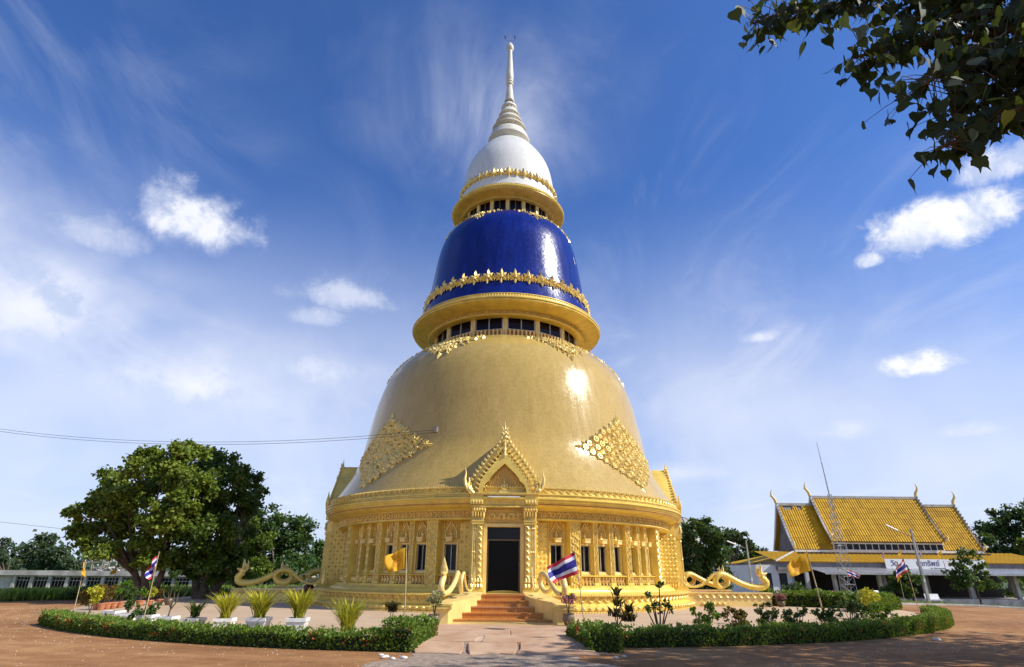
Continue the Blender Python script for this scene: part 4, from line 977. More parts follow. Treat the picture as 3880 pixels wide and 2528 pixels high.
# ================================================================== paths, lawn, stones
def gp(px, py):
    P = ground(px, py, 0.0)
    return P if hypot(P[0], P[1]) < 19.0 else ground(px, py)
def gd(x, y): return gp(x * 1.6303, y * 1.6303)
def zpath(y): return 0.006 if y > -19.0 else 0.006 - 0.145 * sstep((-19.0 - y) / 1.6)
mb = MB(); vs = []; fs = []
yy = np.linspace(-15.2, -21.4, 18); ww = [2.0 + .25 * sstep((-17 - y) / 3) for y in yy]
for y, w in zip(yy, ww): vs += [(-w, y, zpath(y) - .03), (w, y, zpath(y) - .03)]
for i in range(len(yy) - 1): fs.append((2 * i, 2 * i + 1, 2 * i + 3, 2 * i + 2))
mb.add(vs, fs); PATH = tag(mb.build('entrance_path', 'gravel_grey', None, True), kind='structure')
def slab(poly, th=.045):
    mb = MB(); n = len(poly); c = np.mean(poly, 0)
    top = [(c[0] + (x - c[0]) * .985, c[1] + (y - c[1]) * .985, zpath(y) + .012) for x, y in poly]; mid = [(x, y, zpath(y) + .002) for x, y in poly]; bot = [(x, y, zpath(y) - th) for x, y in poly]
    mb.add(top + mid + bot, [tuple(range(n))] + [(k * n + i, k * n + (i + 1) % n, (k + 1) * n + (i + 1) % n, (k + 1) * n + i) for k in (0, 1) for i in range(n)])
    mb.build('paving_slab', 'slab_concrete', PATH)
rw = [-15.2, -16.9, -18.3, -19.5, -20.55]
random.seed(3)
xcuts = [[-2.0, 2.0], [-2.0, .2, 2.0], [-2.0, -.55, 2.0], [-2.0, -.85, .35, 2.0]]
for i, xc in enumerate(xcuts):
    for k in range(len(xc) - 1):
        g = .008 if i < 2 else .06; e = lambda: random.uniform(-.06, .06) * (1 if i > 1 else .1)
        x0, x1, y0, y1 = xc[k] + g, xc[k + 1] - g, rw[i] - (.006 if i < 2 else .02), rw[i + 1] + (.006 if i < 2 else .03)
        slab([(x0 + e(), y0), ((x0 + x1) / 2, y0 + e() * .5), (x1 + e(), y0), (x1 + e(), (y0 + y1) / 2), (x1 + e() * 2, y1 + e() * 2), ((x0 + x1) / 2 + .2, y1 + e() * 1.5), (x0 + e() * 2, y1 + e() * 2), (x0 + e(), (y0 + y1) / 2)][::-1])
# gravel apron towards the road
mb = MB(); vs = []; fs = []; gy = np.linspace(-20.4, -26, 12)
for k, y in enumerate(gy):
    w0 = -1.9 - .9 * sstep((-20.4 - y) / 3) + .18 * sin(k * 1.7); w1 = 1.35 + 1.5 * sstep((-20.4 - y) / 3.5) + .2 * sin(k * 2.3)
    for t in np.linspace(0, 1, 7): x = w0 + (w1 - w0) * t; vs.append((x, y, terrain(x, y) + .005))
for i in range(11):
    for j in range(6): fs.append((i * 7 + j, i * 7 + j + 1, (i + 1) * 7 + j + 1, (i + 1) * 7 + j))
mb.add(vs, fs); tag(mb.build('gravel_path', 'gravel_grey', None, True), kind='structure')
def pebbles(name, pts, smin, smax, mat):
    n = len(pts); V = []; base = np.array([(1, 0, 0), (-.5, .87, 0), (-.5, -.87, 0), (.1, .1, .75)]); T = [(0, 1, 3), (1, 2, 3), (2, 0, 3)]
    s = RNG.uniform(smin, smax, n); a = RNG.uniform(0, 2 * pi, n)
    B = np.stack([np.stack([base[:, 0] * c - base[:, 1] * d, base[:, 0] * d + base[:, 1] * c, base[:, 2]], 1) for c, d in zip(np.cos(a), np.sin(a))]) * s[:, None, None] + pts[:, None, :]
    tr = np.concatenate([B[:, list(t), :] for t in T], 1).reshape(-1, 3)
    return tag(link(name, fastmesh(name, tr, 3, mat)), kind='stuff')
def scat(n, f):
    out = []
    while len(out) < n:
        p = f()
        if p is not None: out.append(p)
    return np.array(out)
def onterr(x, y, dz=0.0): return (x, y, terrain(x, y) + dz)
def f1():
    y = random.uniform(-20.3, -25); w = 1.6 + .9 * sstep((-20.4 - y) / 3); x = random.gauss(-.2, w * .6); return onterr(x, y, -.004)
p = pebbles('gravel', scat(5200, f1), .009, .026, 'gravel_grey'); p['label'] = 'loose grey gravel where the entrance path meets the red earth'; p['category'] = 'gravel'
def f2():
    a = radians(random.uniform(-75, 75)); r = 20.0 + random.expovariate(.55) if random.random() < .6 else random.uniform(20.2, 28)
    x, y = r * sin(a), -r * cos(a)
    if hypot(x, y + 34) < 3 or (abs(x) < 2.2 and y > -21): return None
    if a > 0 and random.random() < .35: return None
    return onterr(x, y, -.003)
p = pebbles('scattered_pebbles', scat(1500, f2), .007, .022, 'stone_white'); p['label'] = 'pale pebbles scattered over the red earth'; p['category'] = 'pebbles'
# stones at the feet of the hedges
def stone(px, py, s, label, seed):
    random.seed(seed); P = gd(px, py); mb = MB(); mb.ball((0, 0, 0), s, 9, 6)
    mb.v = [(x * random.uniform(.85, 1.15) * 1.3, y * random.uniform(.85, 1.15), z * .55) for x, y, z in mb.v]
    o = mb.build('stone', 'stone_white', None, 60); o.location = (P[0], P[1], P[2] + s * .3); o.rotation_euler = (0, 0, seed); tag(o, label, 'stone', 'stones along the hedges')
for i, (x, y, s, l) in enumerate([(895, 1530, .075, 'flat white stone left of the end bush by the entrance path'), (912, 1533, .055, 'small white stone under the left end bush, second of three'), (938, 1531, .06, 'round white stone below the right side of the left end bush'), (886, 1524, .045, 'little pale stone at the outer corner of the left hedge'), (1432, 1531, .05, 'white stone at the foot of the right end bush'), (1450, 1527, .04, 'small stone just right of the right end bush'), (2046, 1477, .08, 'pale stone lying below the right hedge'), (2062, 1479, .10, 'biggest flat stone in front of the right hedge'), (2178, 1489, .08, 'lone stone on the red earth right of the hedge'), (1990, 1480, .05, 'small stone against the foot of the right hedge')]): stone(x, y, s, l, i + 1)
# lawns
def lawn(name, poly, dz, mat, sub=8):
    mb = MB(); vs = []; fs = []; (ax, ay), (bx, by), (cx, cy), (dx, dy) = poly
    for i in range(sub + 1):
        for j in range(sub + 1):
            u, v = i / sub, j / sub
            x = (ax * (1 - u) + bx * u) * (1 - v) + (dx * (1 - u) + cx * u) * v; y = (ay * (1 - u) + by * u) * (1 - v) + (dy * (1 - u) + cy * u) * v
            vs.append((x, y, terrain(x, y) + dz))
    for i in range(sub):
        for j in range(sub): fs.append((i * (sub + 1) + j, (i + 1) * (sub + 1) + j, (i + 1) * (sub + 1) + j + 1, i * (sub + 1) + j + 1))
    mb.add(vs, fs); return tag(mb.build(name, mat, None, True), kind='structure')
e0 = gd(-150, 1404); e1 = gd(190, 1396)
lawn('lawn', [(e0[0] - 60, e0[1] + 1), (e1[0] + 9, e1[1] + 4), (2, 62), (-140, 62)], .02, 'lawn', 14)
lawn('yard', [(15.5, 4.0), (75, 9.5), (85, 60), (8, 60)], .02, 'yard_dirt', 12)
mb = MB(); pts = [(19.5, 3.2), (24, 4.3), (30, 5.6), (40, 7.0), (60, 9.5)]
for (x0, y0), (x1, y1) in zip(pts[:-1], pts[1:]):
    z0, z1 = terrain(x0, y0), terrain(x1, y1)
    mb.add([(x0, y0, z0 - .1), (x1, y1, z1 - .1), (x1, y1, z1 + .12), (x0, y0, z0 + .12), (x0, y0 + .18, z0 + .12), (x1, y1 + .18, z1 + .12), (x1, y1 + .18, z1 - .1), (x0, y0 + .18, z0 - .1)], [(0, 1, 2, 3), (3, 2, 5, 4), (4, 5, 6, 7)])
tag(mb.build('kerb', 'concrete', None), kind='structure')

# ================================================================== hall on the right
HALL = thing('assembly_hall', 'temple assembly hall with steep two-tier yellow tiled roof and open pillared front', 'building', (0, 0, 0))
mb = MB(); mb.box(28.5, 58.5, 26.3, 45, -1.2, -.50); mb.build('floor_slab', 'concrete', HALL)
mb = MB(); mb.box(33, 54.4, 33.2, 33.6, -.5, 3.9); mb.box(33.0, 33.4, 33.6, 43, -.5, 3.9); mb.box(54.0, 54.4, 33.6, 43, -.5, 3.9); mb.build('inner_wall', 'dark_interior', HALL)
mb = MB(); mb.box(26.4, 29.9, 29.6, 29.9, -.9, 2.5); mb.box(26.4, 26.7, 29.9, 44, -.9, 2.5); w_ = mb.build('side_room_wall', 'white_plaster', HALL)
for x in (27.0, 28.6):
    mb = MB(); mb.box(x, x + .8, 29.55, 29.59, .0, 1.7); mb.build('opening_shade', 'dark_interior', w_)  # solid dark panels on the wall, coloured as the shade behind it
pil = U(lambda mb: mb.box(-.16, .16, -.16, .16, 0, 2.35), 'pillar', 'concrete')
for x in (30.2, 32.9, 37.4, 41.8, 46.3, 51.0, 55.4): link('pillar', pil, HALL, Matrix.Translation((x, 27, -.55)))
pil2 = U(lambda mb: mb.box(-.2, .2, -.2, .2, 0, 3.2), 'inner_pillar', 'concrete')
for x in (30.0, 35.2, 39.6, 44.0, 48.6, 53.2, 57): link('inner_pillar', pil2, HALL, Matrix.Translation((x, 29.9, -.55)))
mb = MB()
for x in np.arange(31.4, 53.6, .9): mb.box(x, x + .9 - .03, 25.6, 29.1, 1.78 + .0, 1.83, M=None)
mb = MB(); vs = []; fs = []; nx = 96
for i in range(nx + 1):
    x = 31.3 + 22.6 * i / nx; dzc_ = .03 * (i % 2)
    vs += [(x, 25.5, 1.72 + dzc_), (x, 29.05, 2.30 + dzc_)]
for i in range(nx): fs.append((2 * i, 2 * i + 2, 2 * i + 3, 2 * i + 1))
mb.add(vs, fs); mb.box(31.3, 53.9, 25.42, 25.5, 1.62, 1.80, 0); mb.build('canopy_sheet', 'steel', HALL)
mb = MB(); mb.box(28.4, 57.8, 29.1, 29.25, 2.0, 2.86); mb.box(28.4, 28.55, 29.25, 44.7, 2.0, 2.86); mb.build('fascia', 'grey_render', HALL)
# roofs: tile sheets with a raised rib, laid in rows
def tile_mesh(w, l):
    mb = MB(); k = 4; vs = []
    for j in (0, 1):
        for i in range(k * 2 + 1):
            x = w * i / (k * 2); vs.append((x, j * l, .055 * max(0, 1 - abs((i % 4) - 2)) + (0 if j else .012)))
    m = k * 2 + 1
    mb.add(vs, [(i, i + 1, m + i + 1, m + i) for i in range(k * 2)]); mb.add([(0, 0, -.02), (w, 0, -.02), (w, 0, .03), (0, 0, .03)], [(0, 1, 2, 3)])
    return mb
def slope(parent, x0, x1, ye, ze, yr, zr, w, rows, joined=False, skip=()):
    L = hypot(yr - ye, zr - ze); th = atan2(zr - ze, yr - ye); l = L / rows; n = max(1, round((x1 - x0) / w)); w = (x1 - x0) / n
    R = Matrix.Translation((x0, ye, ze)) @ Matrix.Rotation(th, 4, 'X'); mesh = tile_mesh(w, l * 1.04); me = None; jm = MB()
    for r in range(rows):
        for c in range(n):
            if (r, c) in skip: continue
            M = R @ Matrix.Translation((c * w, r * l, .006 * (rows - r)))
            if joined: jm.merge(mesh, M)
            else:
                me = me or mesh.mesh('roof_sheet', 'roof_tile', 40); link('roof_sheet', me, parent, M)
    if joined: tag(jm.build('roof_sheets', 'roof_tile', parent, 40), kind='stuff')
def body(parent, x0, x1, yf, yb, ze, zr, yr, name, mat):      # solid under the tiles
    mb = MB(); mb.add([(x0, yf, ze), (x0, yb, ze), (x0, yr, zr), (x1, yf, ze), (x1, yb, ze), (x1, yr, zr)], [(0, 1, 2), (3, 5, 4), (0, 2, 5, 3), (1, 4, 5, 2), (0, 3, 4, 1)]); mb.build(name, mat, parent)
body(HALL, 33.5, 54.2, 34.55, 39.45, 4.18, 9.25, 37, 'gable_wall', 'grey_render')
body(HALL, 37.6, 50.0, 34.1, 39.9, 5.02, 10.1, 37, 'upper_gable_wall', 'grey_render')
slope(HALL, 37.35, 50.25, 34.0, 5.10, 37, 10.32, .60, 8)
slope(HALL, 33.05, 37.6, 34.4, 4.24, 37, 9.42, .60, 8, skip={(7, 1), (7, 2), (7, 4)}); slope(HALL, 50.0, 54.6, 34.4, 4.24, 37, 9.42, .60, 8)
for x0, x1, ze, zr, yb in ((37.35, 50.25, 5.1, 10.32, 40.0), (33.05, 54.6, 4.24, 9.42, 39.6)):
    mb = MB(); mb.add([(x0, yb, ze), (x1, yb, ze), (x1, 37, zr), (x0, 37, zr)], [(0, 1, 2, 3)]); mb.build('rear_slope', 'roof_tile', HALL)
slope(HALL, 28.4, 58, 29.0, 2.80, 34.5, 3.98, 1.0, 5, joined=True)
mb = MB(); mb.add([(28.2, 28.95, 2.78), (58.2, 28.95, 2.78), (54.6, 34.6, 3.97), (33.0, 34.6, 3.97)], [(0, 1, 2, 3)]); mb.add([(28.2, 28.95, 2.78), (33.0, 34.6, 3.97), (33.0, 39.6, 3.97), (28.2, 45, 2.78)], [(0, 1, 2, 3)]); mb.add([(58.2, 28.95, 2.78), (54.6, 34.6, 3.97), (54.6, 39.6, 3.97), (58.2, 45, 2.78)], [(0, 1, 2, 3)])
mb.build('skirt_roof', 'roof_tile', HALL)
mb = MB(); mb.tube([(28.2, 28.95, 2.84), (33.0, 34.6, 4.05)], .12, 6); mb.build('hip_ridge', 'roof_ridge', HALL)
for x0, x1, z in ((37.2, 50.4, 10.36), (33.0, 37.3, 9.47), (50.3, 54.7, 9.47)):
    mb = MB(); mb.box(x0, x1, 36.85, 37.15, z - .18, z + .12); mb.build('ridge_cap', 'roof_ridge', HALL)
# clerestory strip under the upper roof
mb = MB(); mb.box(37.4, 50.2, 34.3, 34.5, 3.98, 4.26); mb.box(37.4, 50.2, 34.22, 34.5, 4.86, 5.04); cl = mb.build('clerestory_wall', 'white_plaster', HALL)
me_cp = U(lambda mb: mb.box(0, .66, 0, .05, 0, .58), 'pane', 'dark_glass')
for k in range(17):
    link('pane', me_cp, cl, Matrix.Translation((37.55 + k * .74, 34.36, 4.27)))
me_mu = U(lambda mb: mb.box(0, .07, -.05, .05, 0, .6), 'mullion', 'white_plaster')
for k in range(18): link('mullion', me_mu, cl, Matrix.Translation((37.48 + k * .74, 34.36, 4.26)))
mb = MB(); mb.box(33.0, 37.4, 34.3, 34.45, 3.98, 4.2); mb.box(50.2, 54.6, 34.3, 34.45, 3.98, 4.2); mb.build('eave_board', 'white_plaster', HALL)
# barge boards with finials
def barge(x, ye, ze, zr, mat):
    mb = MB(); yr = 37
    for sgn in (1,):
        for (ya, za) in ((ye, ze), (2 * yr - ye, ze)):
            mb.tube([(x, ya, za), (x, ya + (yr - ya) * .35, za + (zr - za) * .30), (x, ya + (yr - ya) * .7, za + (zr - za) * .68), (x, yr, zr + .12)], [.10, .13, .13, .12], 5)
        for k in range(14):
            t = (k + .5) / 14; mb.add([(x - .03, ye + (yr - ye) * t - .10, ze + (zr - ze) * t), (x + .03, ye + (yr - ye) * t - .10, ze + (zr - ze) * t), (x, ye + (yr - ye) * t - .30, ze + (zr - ze) * t + .28), (x, ye + (yr - ye) * (t + .05), ze + (zr - ze) * (t + .06))], [(0, 1, 2), (1, 3, 2), (3, 0, 2)])
    b = mb.build('barge_board', mat, HALL)
    mb = MB(); s = -1 if x < 45 else 1
    mb.tube([(x, yr, zr), (x + s * .10, yr, zr + .5), (x + s * .42, yr, zr + .95), (x + s * .45, yr, zr + 1.3), (x + s * .25, yr, zr + 1.75)], [.16, .17, .13, .08, .01], 6); mb.tube([(x + s * .3, yr, zr + .8), (x + s * .7, yr, zr + .95)], [.10, .01], 5)
    mb.build('ridge_finial', 'gold_pale', b, 40)
    mb = MB(); mb.tube([(x, ye, ze), (x + s * .05, ye - .3, ze + .1), (x + s * .05, ye - .35, ze + .5), (x, ye - .2, ze + .8)], [.12, .12, .08, .01], 5); mb.build('eave_finial', 'gold_pale', b, 40)
barge(37.3, 33.95, 5.15, 10.4, 'white_plaster'); barge(33.0, 34.35, 4.3, 9.5, 'white_plaster'); barge(50.3, 33.95, 5.15, 10.4, 'roof_ridge'); barge(54.65, 34.35, 4.3, 9.5, 'roof_ridge')
# sign board with writing
SG = thing('sign_board', 'long white sign board with Thai lettering above the hall canopy', 'sign', (39.4, 28.6, 2.03))
mb = MB(); mb.box(0, 10.4, 0, .08, 0, 1.12); mb.build('board', 'sign_white', SG)
def text(txt, x, z, size, mat, nm='lettering'):
    cu = bpy.data.curves.new('txt', 'FONT'); cu.body = txt; cu.size = size; cu.extrude = .008
    try: cu.font = bpy.data.fonts.load('/nonexistent') if False else cu.font
    except Exception: pass
    ob = bpy.data.objects.new('tmp', cu); COL.objects.link(ob); dg = bpy.context.evaluated_depsgraph_get(); dg.update()
    me = bpy.data.meshes.new_from_object(ob.evaluated_get(dg)); bpy.data.objects.remove(ob); me.name = nm; me.materials.clear(); me.materials.append(mget(mat))
    return link(nm, me, SG, Matrix.Translation((x, -.012, z)) @ Matrix.Rotation(pi / 2, 4, 'X'))
text('วัด', .55, .48, .72, 'ink_blue'); text('ป้าทรัพย์', 3.2, .48, .72, 'ink_blue'); text('๔ พระ', 6.5, .48, .62, 'ink_red'); text('ต. ปลวกแดง', 4.6, .13, .30, 'ink_blue')
mb = MB(); mb.box(6.1, 6.14, -.01, 0, .1, 1.0); mb.build('divider', 'ink_red', SG)

# ================================================================== long concrete building on the left
LB = thing('unfinished_building', 'long low unfinished concrete building with rows of dark windows behind the big trees', 'building', (0, 0, 0))
mb = MB(); XL, XR = -66.0, -33.2
mb.box(XL, XR, 42.3, 50, -1.4, 1.3); mb.build('wall', 'concrete_old', LB)
mb = MB(); mb.box(XL, XR + .2, 41.75, 42.3, .78, 1.34); mb.build('parapet', 'concrete_old', LB)
mcol = U(lambda mb: mb.box(-.2, .2, -.28, .0, 0, 1.95), 'wall_pier', 'concrete_old')
mwin = U(lambda mb: (mb.box(0, 1.66, -.03, .02, 0, 1.28)), 'window', 'dark_glass')
def f_bars(mb):
    for k in range(5): mb.box(.0 + k * .405, .04 + k * .405, -.07, -.03, 0, 1.28)
    mb.box(0, 1.66, -.065, -.03, .92, .97)
mbar = U(f_bars, 'window_bars', 'window_frame')
for k in range(12):
    x = -59.5 + k * 2.14
    link('wall_pier', mcol, LB, Matrix.Translation((x, 42.3, -1.17)))
    if x + 2.1 < XR: w = link('window', mwin, LB, Matrix.Translation((x + .24, 42.27, -.72))); link('window_bars', mbar, w)
SB = thing('white_shed', 'low white-walled shed with flat roof left of the stupa', 'building', (0, 0, 0))
mb = MB(); mb.box(-33, -24.5, 43.0, 48, -1.4, .8); mb.build('wall', 'white_plaster', SB)
mb = MB(); mb.box(-33.2, -24.2, 41.6, 48.2, .80, 1.18); mb.build('roof_slab', 'concrete_old', SB)
for x0, x1 in ((-32.6, -31.4), (-29.6, -28.9), (-26.4, -25.2)):
    mb = MB(); mb.box(x0, x1, 42.96, 42.995, -1.2, .6); mb.build('opening_shade', 'dark_interior', SB)  # dark panels stuck on the front, painted as shade inside the shed
for x in (-33.0, -28.7, -24.4):
    mb = MB(); mb.box(x - .12, x + .12, 41.7, 41.95, -1.4, .8); mb.build('post', 'concrete', SB)
# tumbledown timber frame on the roof
SC = thing('timber_frame', 'collapsed timber roof frame of grey poles on top of the unfinished building', 'frame', (-50.5, 45, 1.3))
random.seed(5)
for k in range(17):
    x = random.uniform(-3.6, 4.2); y = random.uniform(-1, 2); h = random.uniform(1.2, 3.4); lx = random.choice([random.uniform(-.25, .25), random.uniform(-1.8, 1.8)])
    mb = MB(); mb.tube([(x, y, -.05), (x + lx, y, h)], .055, 5); mb.build('pole', 'weathered_wood', SC)
for z in (1.0, 1.9):
    mb = MB(); mb.tube([(-3.6, 0, z), (3.8, .2, z + .15)], .05, 5); mb.build('rail', 'weathered_wood', SC)
mb = MB()
for k in range(40):
    x = random.gauss(.5, 1.3); M = Matrix.Translation((x, random.uniform(-.6, .8), random.uniform(0, .4))) @ Matrix.Rotation(random.uniform(-.6, .6), 4, 'Y') @ Matrix.Rotation(random.uniform(-.6, .6), 4, 'X'); mb.box(-.5, .5, -.15, .15, 0, .02, M=M)
tag(mb.build('broken_sheets', 'concrete', SC), kind='stuff')
SC2 = thing('bamboo_scaffold', 'tall thin scaffold poles beside the trees left of the stupa', 'scaffold', (-30.5, 44, -1.2))
for k in range(7):
    x = -1.8 + .62 * k; mb = MB(); mb.tube([(x, .2 * (k % 2), 0), (x + random.uniform(-.2, .5), .2 * (k % 2), random.uniform(5.5, 9.0))], .06, 5); mb.build('pole', 'weathered_wood', SC2)
for z in (2.8, 4.5, 6.0): mb = MB(); mb.tube([(-2, 0, z), (2.4, 0, z + .1)], .05, 5); mb.build('rail', 'weathered_wood', SC2)
BD = thing('cement_plant', 'pale ribbed dome top showing between the right eaves and the dark tree', 'dome', (0, 0, 0))
c = aty(2597, 1990, 52); mb = MB(); mb.lathe([(2.3, -6), (2.3, 0), (2.2, .9), (1.7, 1.8), (.9, 2.5), (0, 2.7)], 20, M=Matrix.Translation((c[0] - .6, 52, c[2] - 1.6))); mb.build('shell', 'concrete', BD, 50)
mb = MB()
for k in range(12): a = k * pi / 6; mb.tube([(c[0] - .6 + r * cos(a), 52 + r * sin(a), c[2] - 1.6 + z) for r, z in ((2.34, 0), (2.24, .9), (1.74, 1.8), (.94, 2.5), (0, 2.74))], .06, 4)
mb.build('ribs', 'rust_steel', BD); BD.name = 'ribbed_dome'

# ================================================================== poles, masts, wires
TW = thing('radio_mast', 'slender lattice radio mast with a long whip standing before the yellow roofed hall', 'mast', (29.1, 18, terrain(29.1, 18)))
hT = 8.2 - terrain(29.1, 18)
def tc(t, k): w = .52 - .40 * t; a = k * pi / 2 + pi / 4; return Vector((w * 1.3 * cos(a), w * 1.3 * sin(a), t * hT))
for k in range(4): mb = MB(); mb.tube([tc(0, k), tc(1, k)], .020, 5); mb.build('leg', 'steel', TW)
for j in range(14):
    mb = MB(); t0, t1 = j / 14, (j + 1) / 14
    for k in range(4): mb.tube([tc(t0, k), tc(t1, (k + 1) % 4)], .014, 4); mb.tube([tc(t1, k), tc(t1, (k + 1) % 4)], .014, 4)
    mb.build('lattice_bay', 'steel', TW)
mb = MB(); mb.tube([(0, 0, hT - .3), (-.1, 0, hT + 2.4), (-.2, 0, 12.9 - TW.location.z)], [.06, .045, .02], 6); mb.build('whip', 'steel', TW)
def lamp(label, x, y, htop, armx, armz, tubel, r=.10):
    z = terrain(x, y); t = thing('lamp_post', label, 'lamp post', (x, y, z), 0, 'lamp posts'); h = htop - z
    mb = MB(); mb.add([(sx * w, sy * w, zz) for zz, w in ((0, r), (h, r * .62)) for sx, sy in ((-1, -1), (1, -1), (1, 1), (-1, 1))], [(0, 1, 5, 4), (1, 2, 6, 5), (2, 3, 7, 6), (3, 0, 4, 7), (4, 5, 6, 7)]); mb.build('post', 'concrete', t)
    mb = MB(); mb.tube([(0, 0, h - .7), (armx * .6, 0, h - .7 + armz * .6)], .03, 5); mb.build('arm', 'rust_steel', t)
    mb = MB(); mb.tube([(armx * .55, 0, h - .7 + armz * .55), (armx, 0, h - .7 + armz)], .06, 6); mb.build('tube_lamp', 'white_paint', t)
    mb = MB(); mb.box(-.10, .02, -.2, -.08, h * .28, h * .33); mb.build('switch_box', 'white_paint', t); return t
lamp('leaning concrete lamp post with long tube lamp in front of the hall', 33.6, 15, 5.1, -2.0, 1.0, 1.0)
q = aty(*c5(530, 780), 16)
lamp('thin lamp post with tube lamp beside the dark tree left of the hall', q[0], 16, aty(*c5(490, 530), 16)[2], -1.6, .6, 1.0, .07)
def wire(name, label, A, B, sag, r, group=None, n=24):
    A, B = Vector(A), Vector(B); mb = MB(); mb.tube([A.lerp(B, i / n) - Vector((0, 0, sag * 4 * (i / n) * (1 - i / n))) for i in range(n + 1)], r, 4)
    tag(mb.build(name, 'cable', None), label, 'cable', group)
att = polar(-23.5, onprof(BELL, 7.65)[0] + .02, 7.65).translation
for k, lb in ((0, 'upper overhead cable running from the left to the gold bell'), (1, 'lower overhead cable running from the left to the gold bell')):
    P = aty(*dd(-600, 838 + 5 * k), 2); wire('overhead_cable', lb, P, att + Vector((0, 0, -.12 * k)), 2.4, .009, 'cables to the stupa')
P = aty(*dd(-900, 1090), 30); Q = aty(*dd(300, 1245), 34); wire('overhead_cable', 'thin sagging wire between the far left trees', P, Q, .4, .015)
mb = MB(); mb.box(-.08, .08, -.12, .1, -.12, .12); o = mb.build('cable_bracket', 'rust_steel', ST); o.matrix_local = polar(-23.5, onprof(BELL, 7.65)[0], 7.65)
# ================================================================== benches
def bench(label, x, y, rz):
    z = terrain(x, y) + .02; t = thing('garden_bench', label, 'bench', (x, y, z), rz, 'white garden benches')
    mb = MB(); mb.box(-.62, .62, -.22, .22, .40, .46); mb.build('seat', 'white_paint', t)
    mb = MB(); mb.add([(-.6, .22, .48), (.6, .22, .48), (.6, .38, .92), (-.6, .38, .92), (-.6, .27, .48), (.6, .27, .48), (.6, .43, .92), (-.6, .43, .92)], [(0, 1, 2, 3), (7, 6, 5, 4), (0, 4, 5, 1), (3, 2, 6, 7), (0, 3, 7, 4), (1, 5, 6, 2)]); mb.build('backrest', 'white_paint', t)
    for s in (-1, 1): mb = MB(); mb.box(s * .45 - .06, s * .45 + .06, -.18, .26, 0, .40); mb.build('leg', 'white_paint', t)
P = aty(*c5(1430, 905), 20); bench('white concrete garden bench on the yard in front of the hall', P[0], 20, .2)
P = aty(*c5(1765, 905), 22); bench('second white bench half hidden behind the lamp post', P[0], 22, -.1)
# ================================================================== motorcycle beside the left plinth
P = gd(711, 1401); MC = thing('motorcycle', 'dark red motorcycle parked nose-on beside the left stair wall of the stupa', 'motorcycle', (P[0], P[1], 0), radians(100))
for nm, x, r in (('front_wheel', .62, .29), ('rear_wheel', -.60, .29)):
    mb = MB(); mb.tube([(x + r * .86 * cos(a), 0, r + r * .86 * sin(a)) for a in np.linspace(0, 2 * pi, 21)], r * .17, 6, False); w = mb.build(nm, 'rubber', MC, 50)
    mb = MB(); mb.tube([(x, -.05, r), (x, .05, r)], .06, 8)
    for k in range(8): a = k * pi / 4; mb.tube([(x, 0, r), (x + r * .75 * cos(a), 0, r + r * .75 * sin(a))], .01, 3)
    mb.build('spokes', 'steel', w)
mb = MB(); mb.tube([(.42, 0, .95), (.36, 0, .62), (.30, 0, .42), (-.1, 0, .36), (-.35, 0, .55), (-.75, 0, .72)], [.10, .15, .14, .11, .14, .06], 8, flat=1.2); mb.build('body_shell', 'red_enamel', MC, 50)
for s in (-1, 1): mb = MB(); mb.add([(.48, s * .10, .90), (.30, s * .24, .74), (.24, s * .26, .40), (.40, s * .14, .34), (.46, s * .08, .6)], [(0, 1, 4), (1, 2, 3, 4)]); mb.build('leg_shield', 'red_enamel', MC)
mb = MB(); mb.tube([(.48, 0, .92), (.56, 0, .62), (.62, 0, .29)], [.04, .035, .03], 6); mb.build('fork', 'steel', MC)
mb = MB(); mb.ball((-.28, 0, .76), .16, 10, 5, sc=(2.2, .8, .45)); mb.build('seat', 'rubber', MC, 60)
mb = MB(); mb.tube([(.36, -.34, 1.0), (.42, -.12, .98), (.45, 0, .95), (.42, .12, .98), (.36, .34, 1.0)], .018, 6); mb.build('handlebar', 'steel', MC)
mb = MB(); mb.ball((.52, 0, .93), .09, 8, 5); mb.build('headlamp', 'white_paint', MC, 60)
for s in (-1, 1): mb = MB(); mb.tube([(.40, s * .22, .99), (.38, s * .30, 1.18)], .01, 4); mb.ball((.38, s * .32, 1.22), .06, 7, 4, sc=(.4, 1.2, .8)); mb.build('mirror', 'rubber', MC)
mb = MB(); mb.box(.62, .70, -.06, .06, .52, .56); mb.box(.45, .80, -.07, .07, .585, .60); mb.build('mudguard', 'red_enamel', MC)
mb = MB(); mb.box(.585, .60, -.10, .10, .66, .80); mb.build('number_plate', 'white_paint', MC)

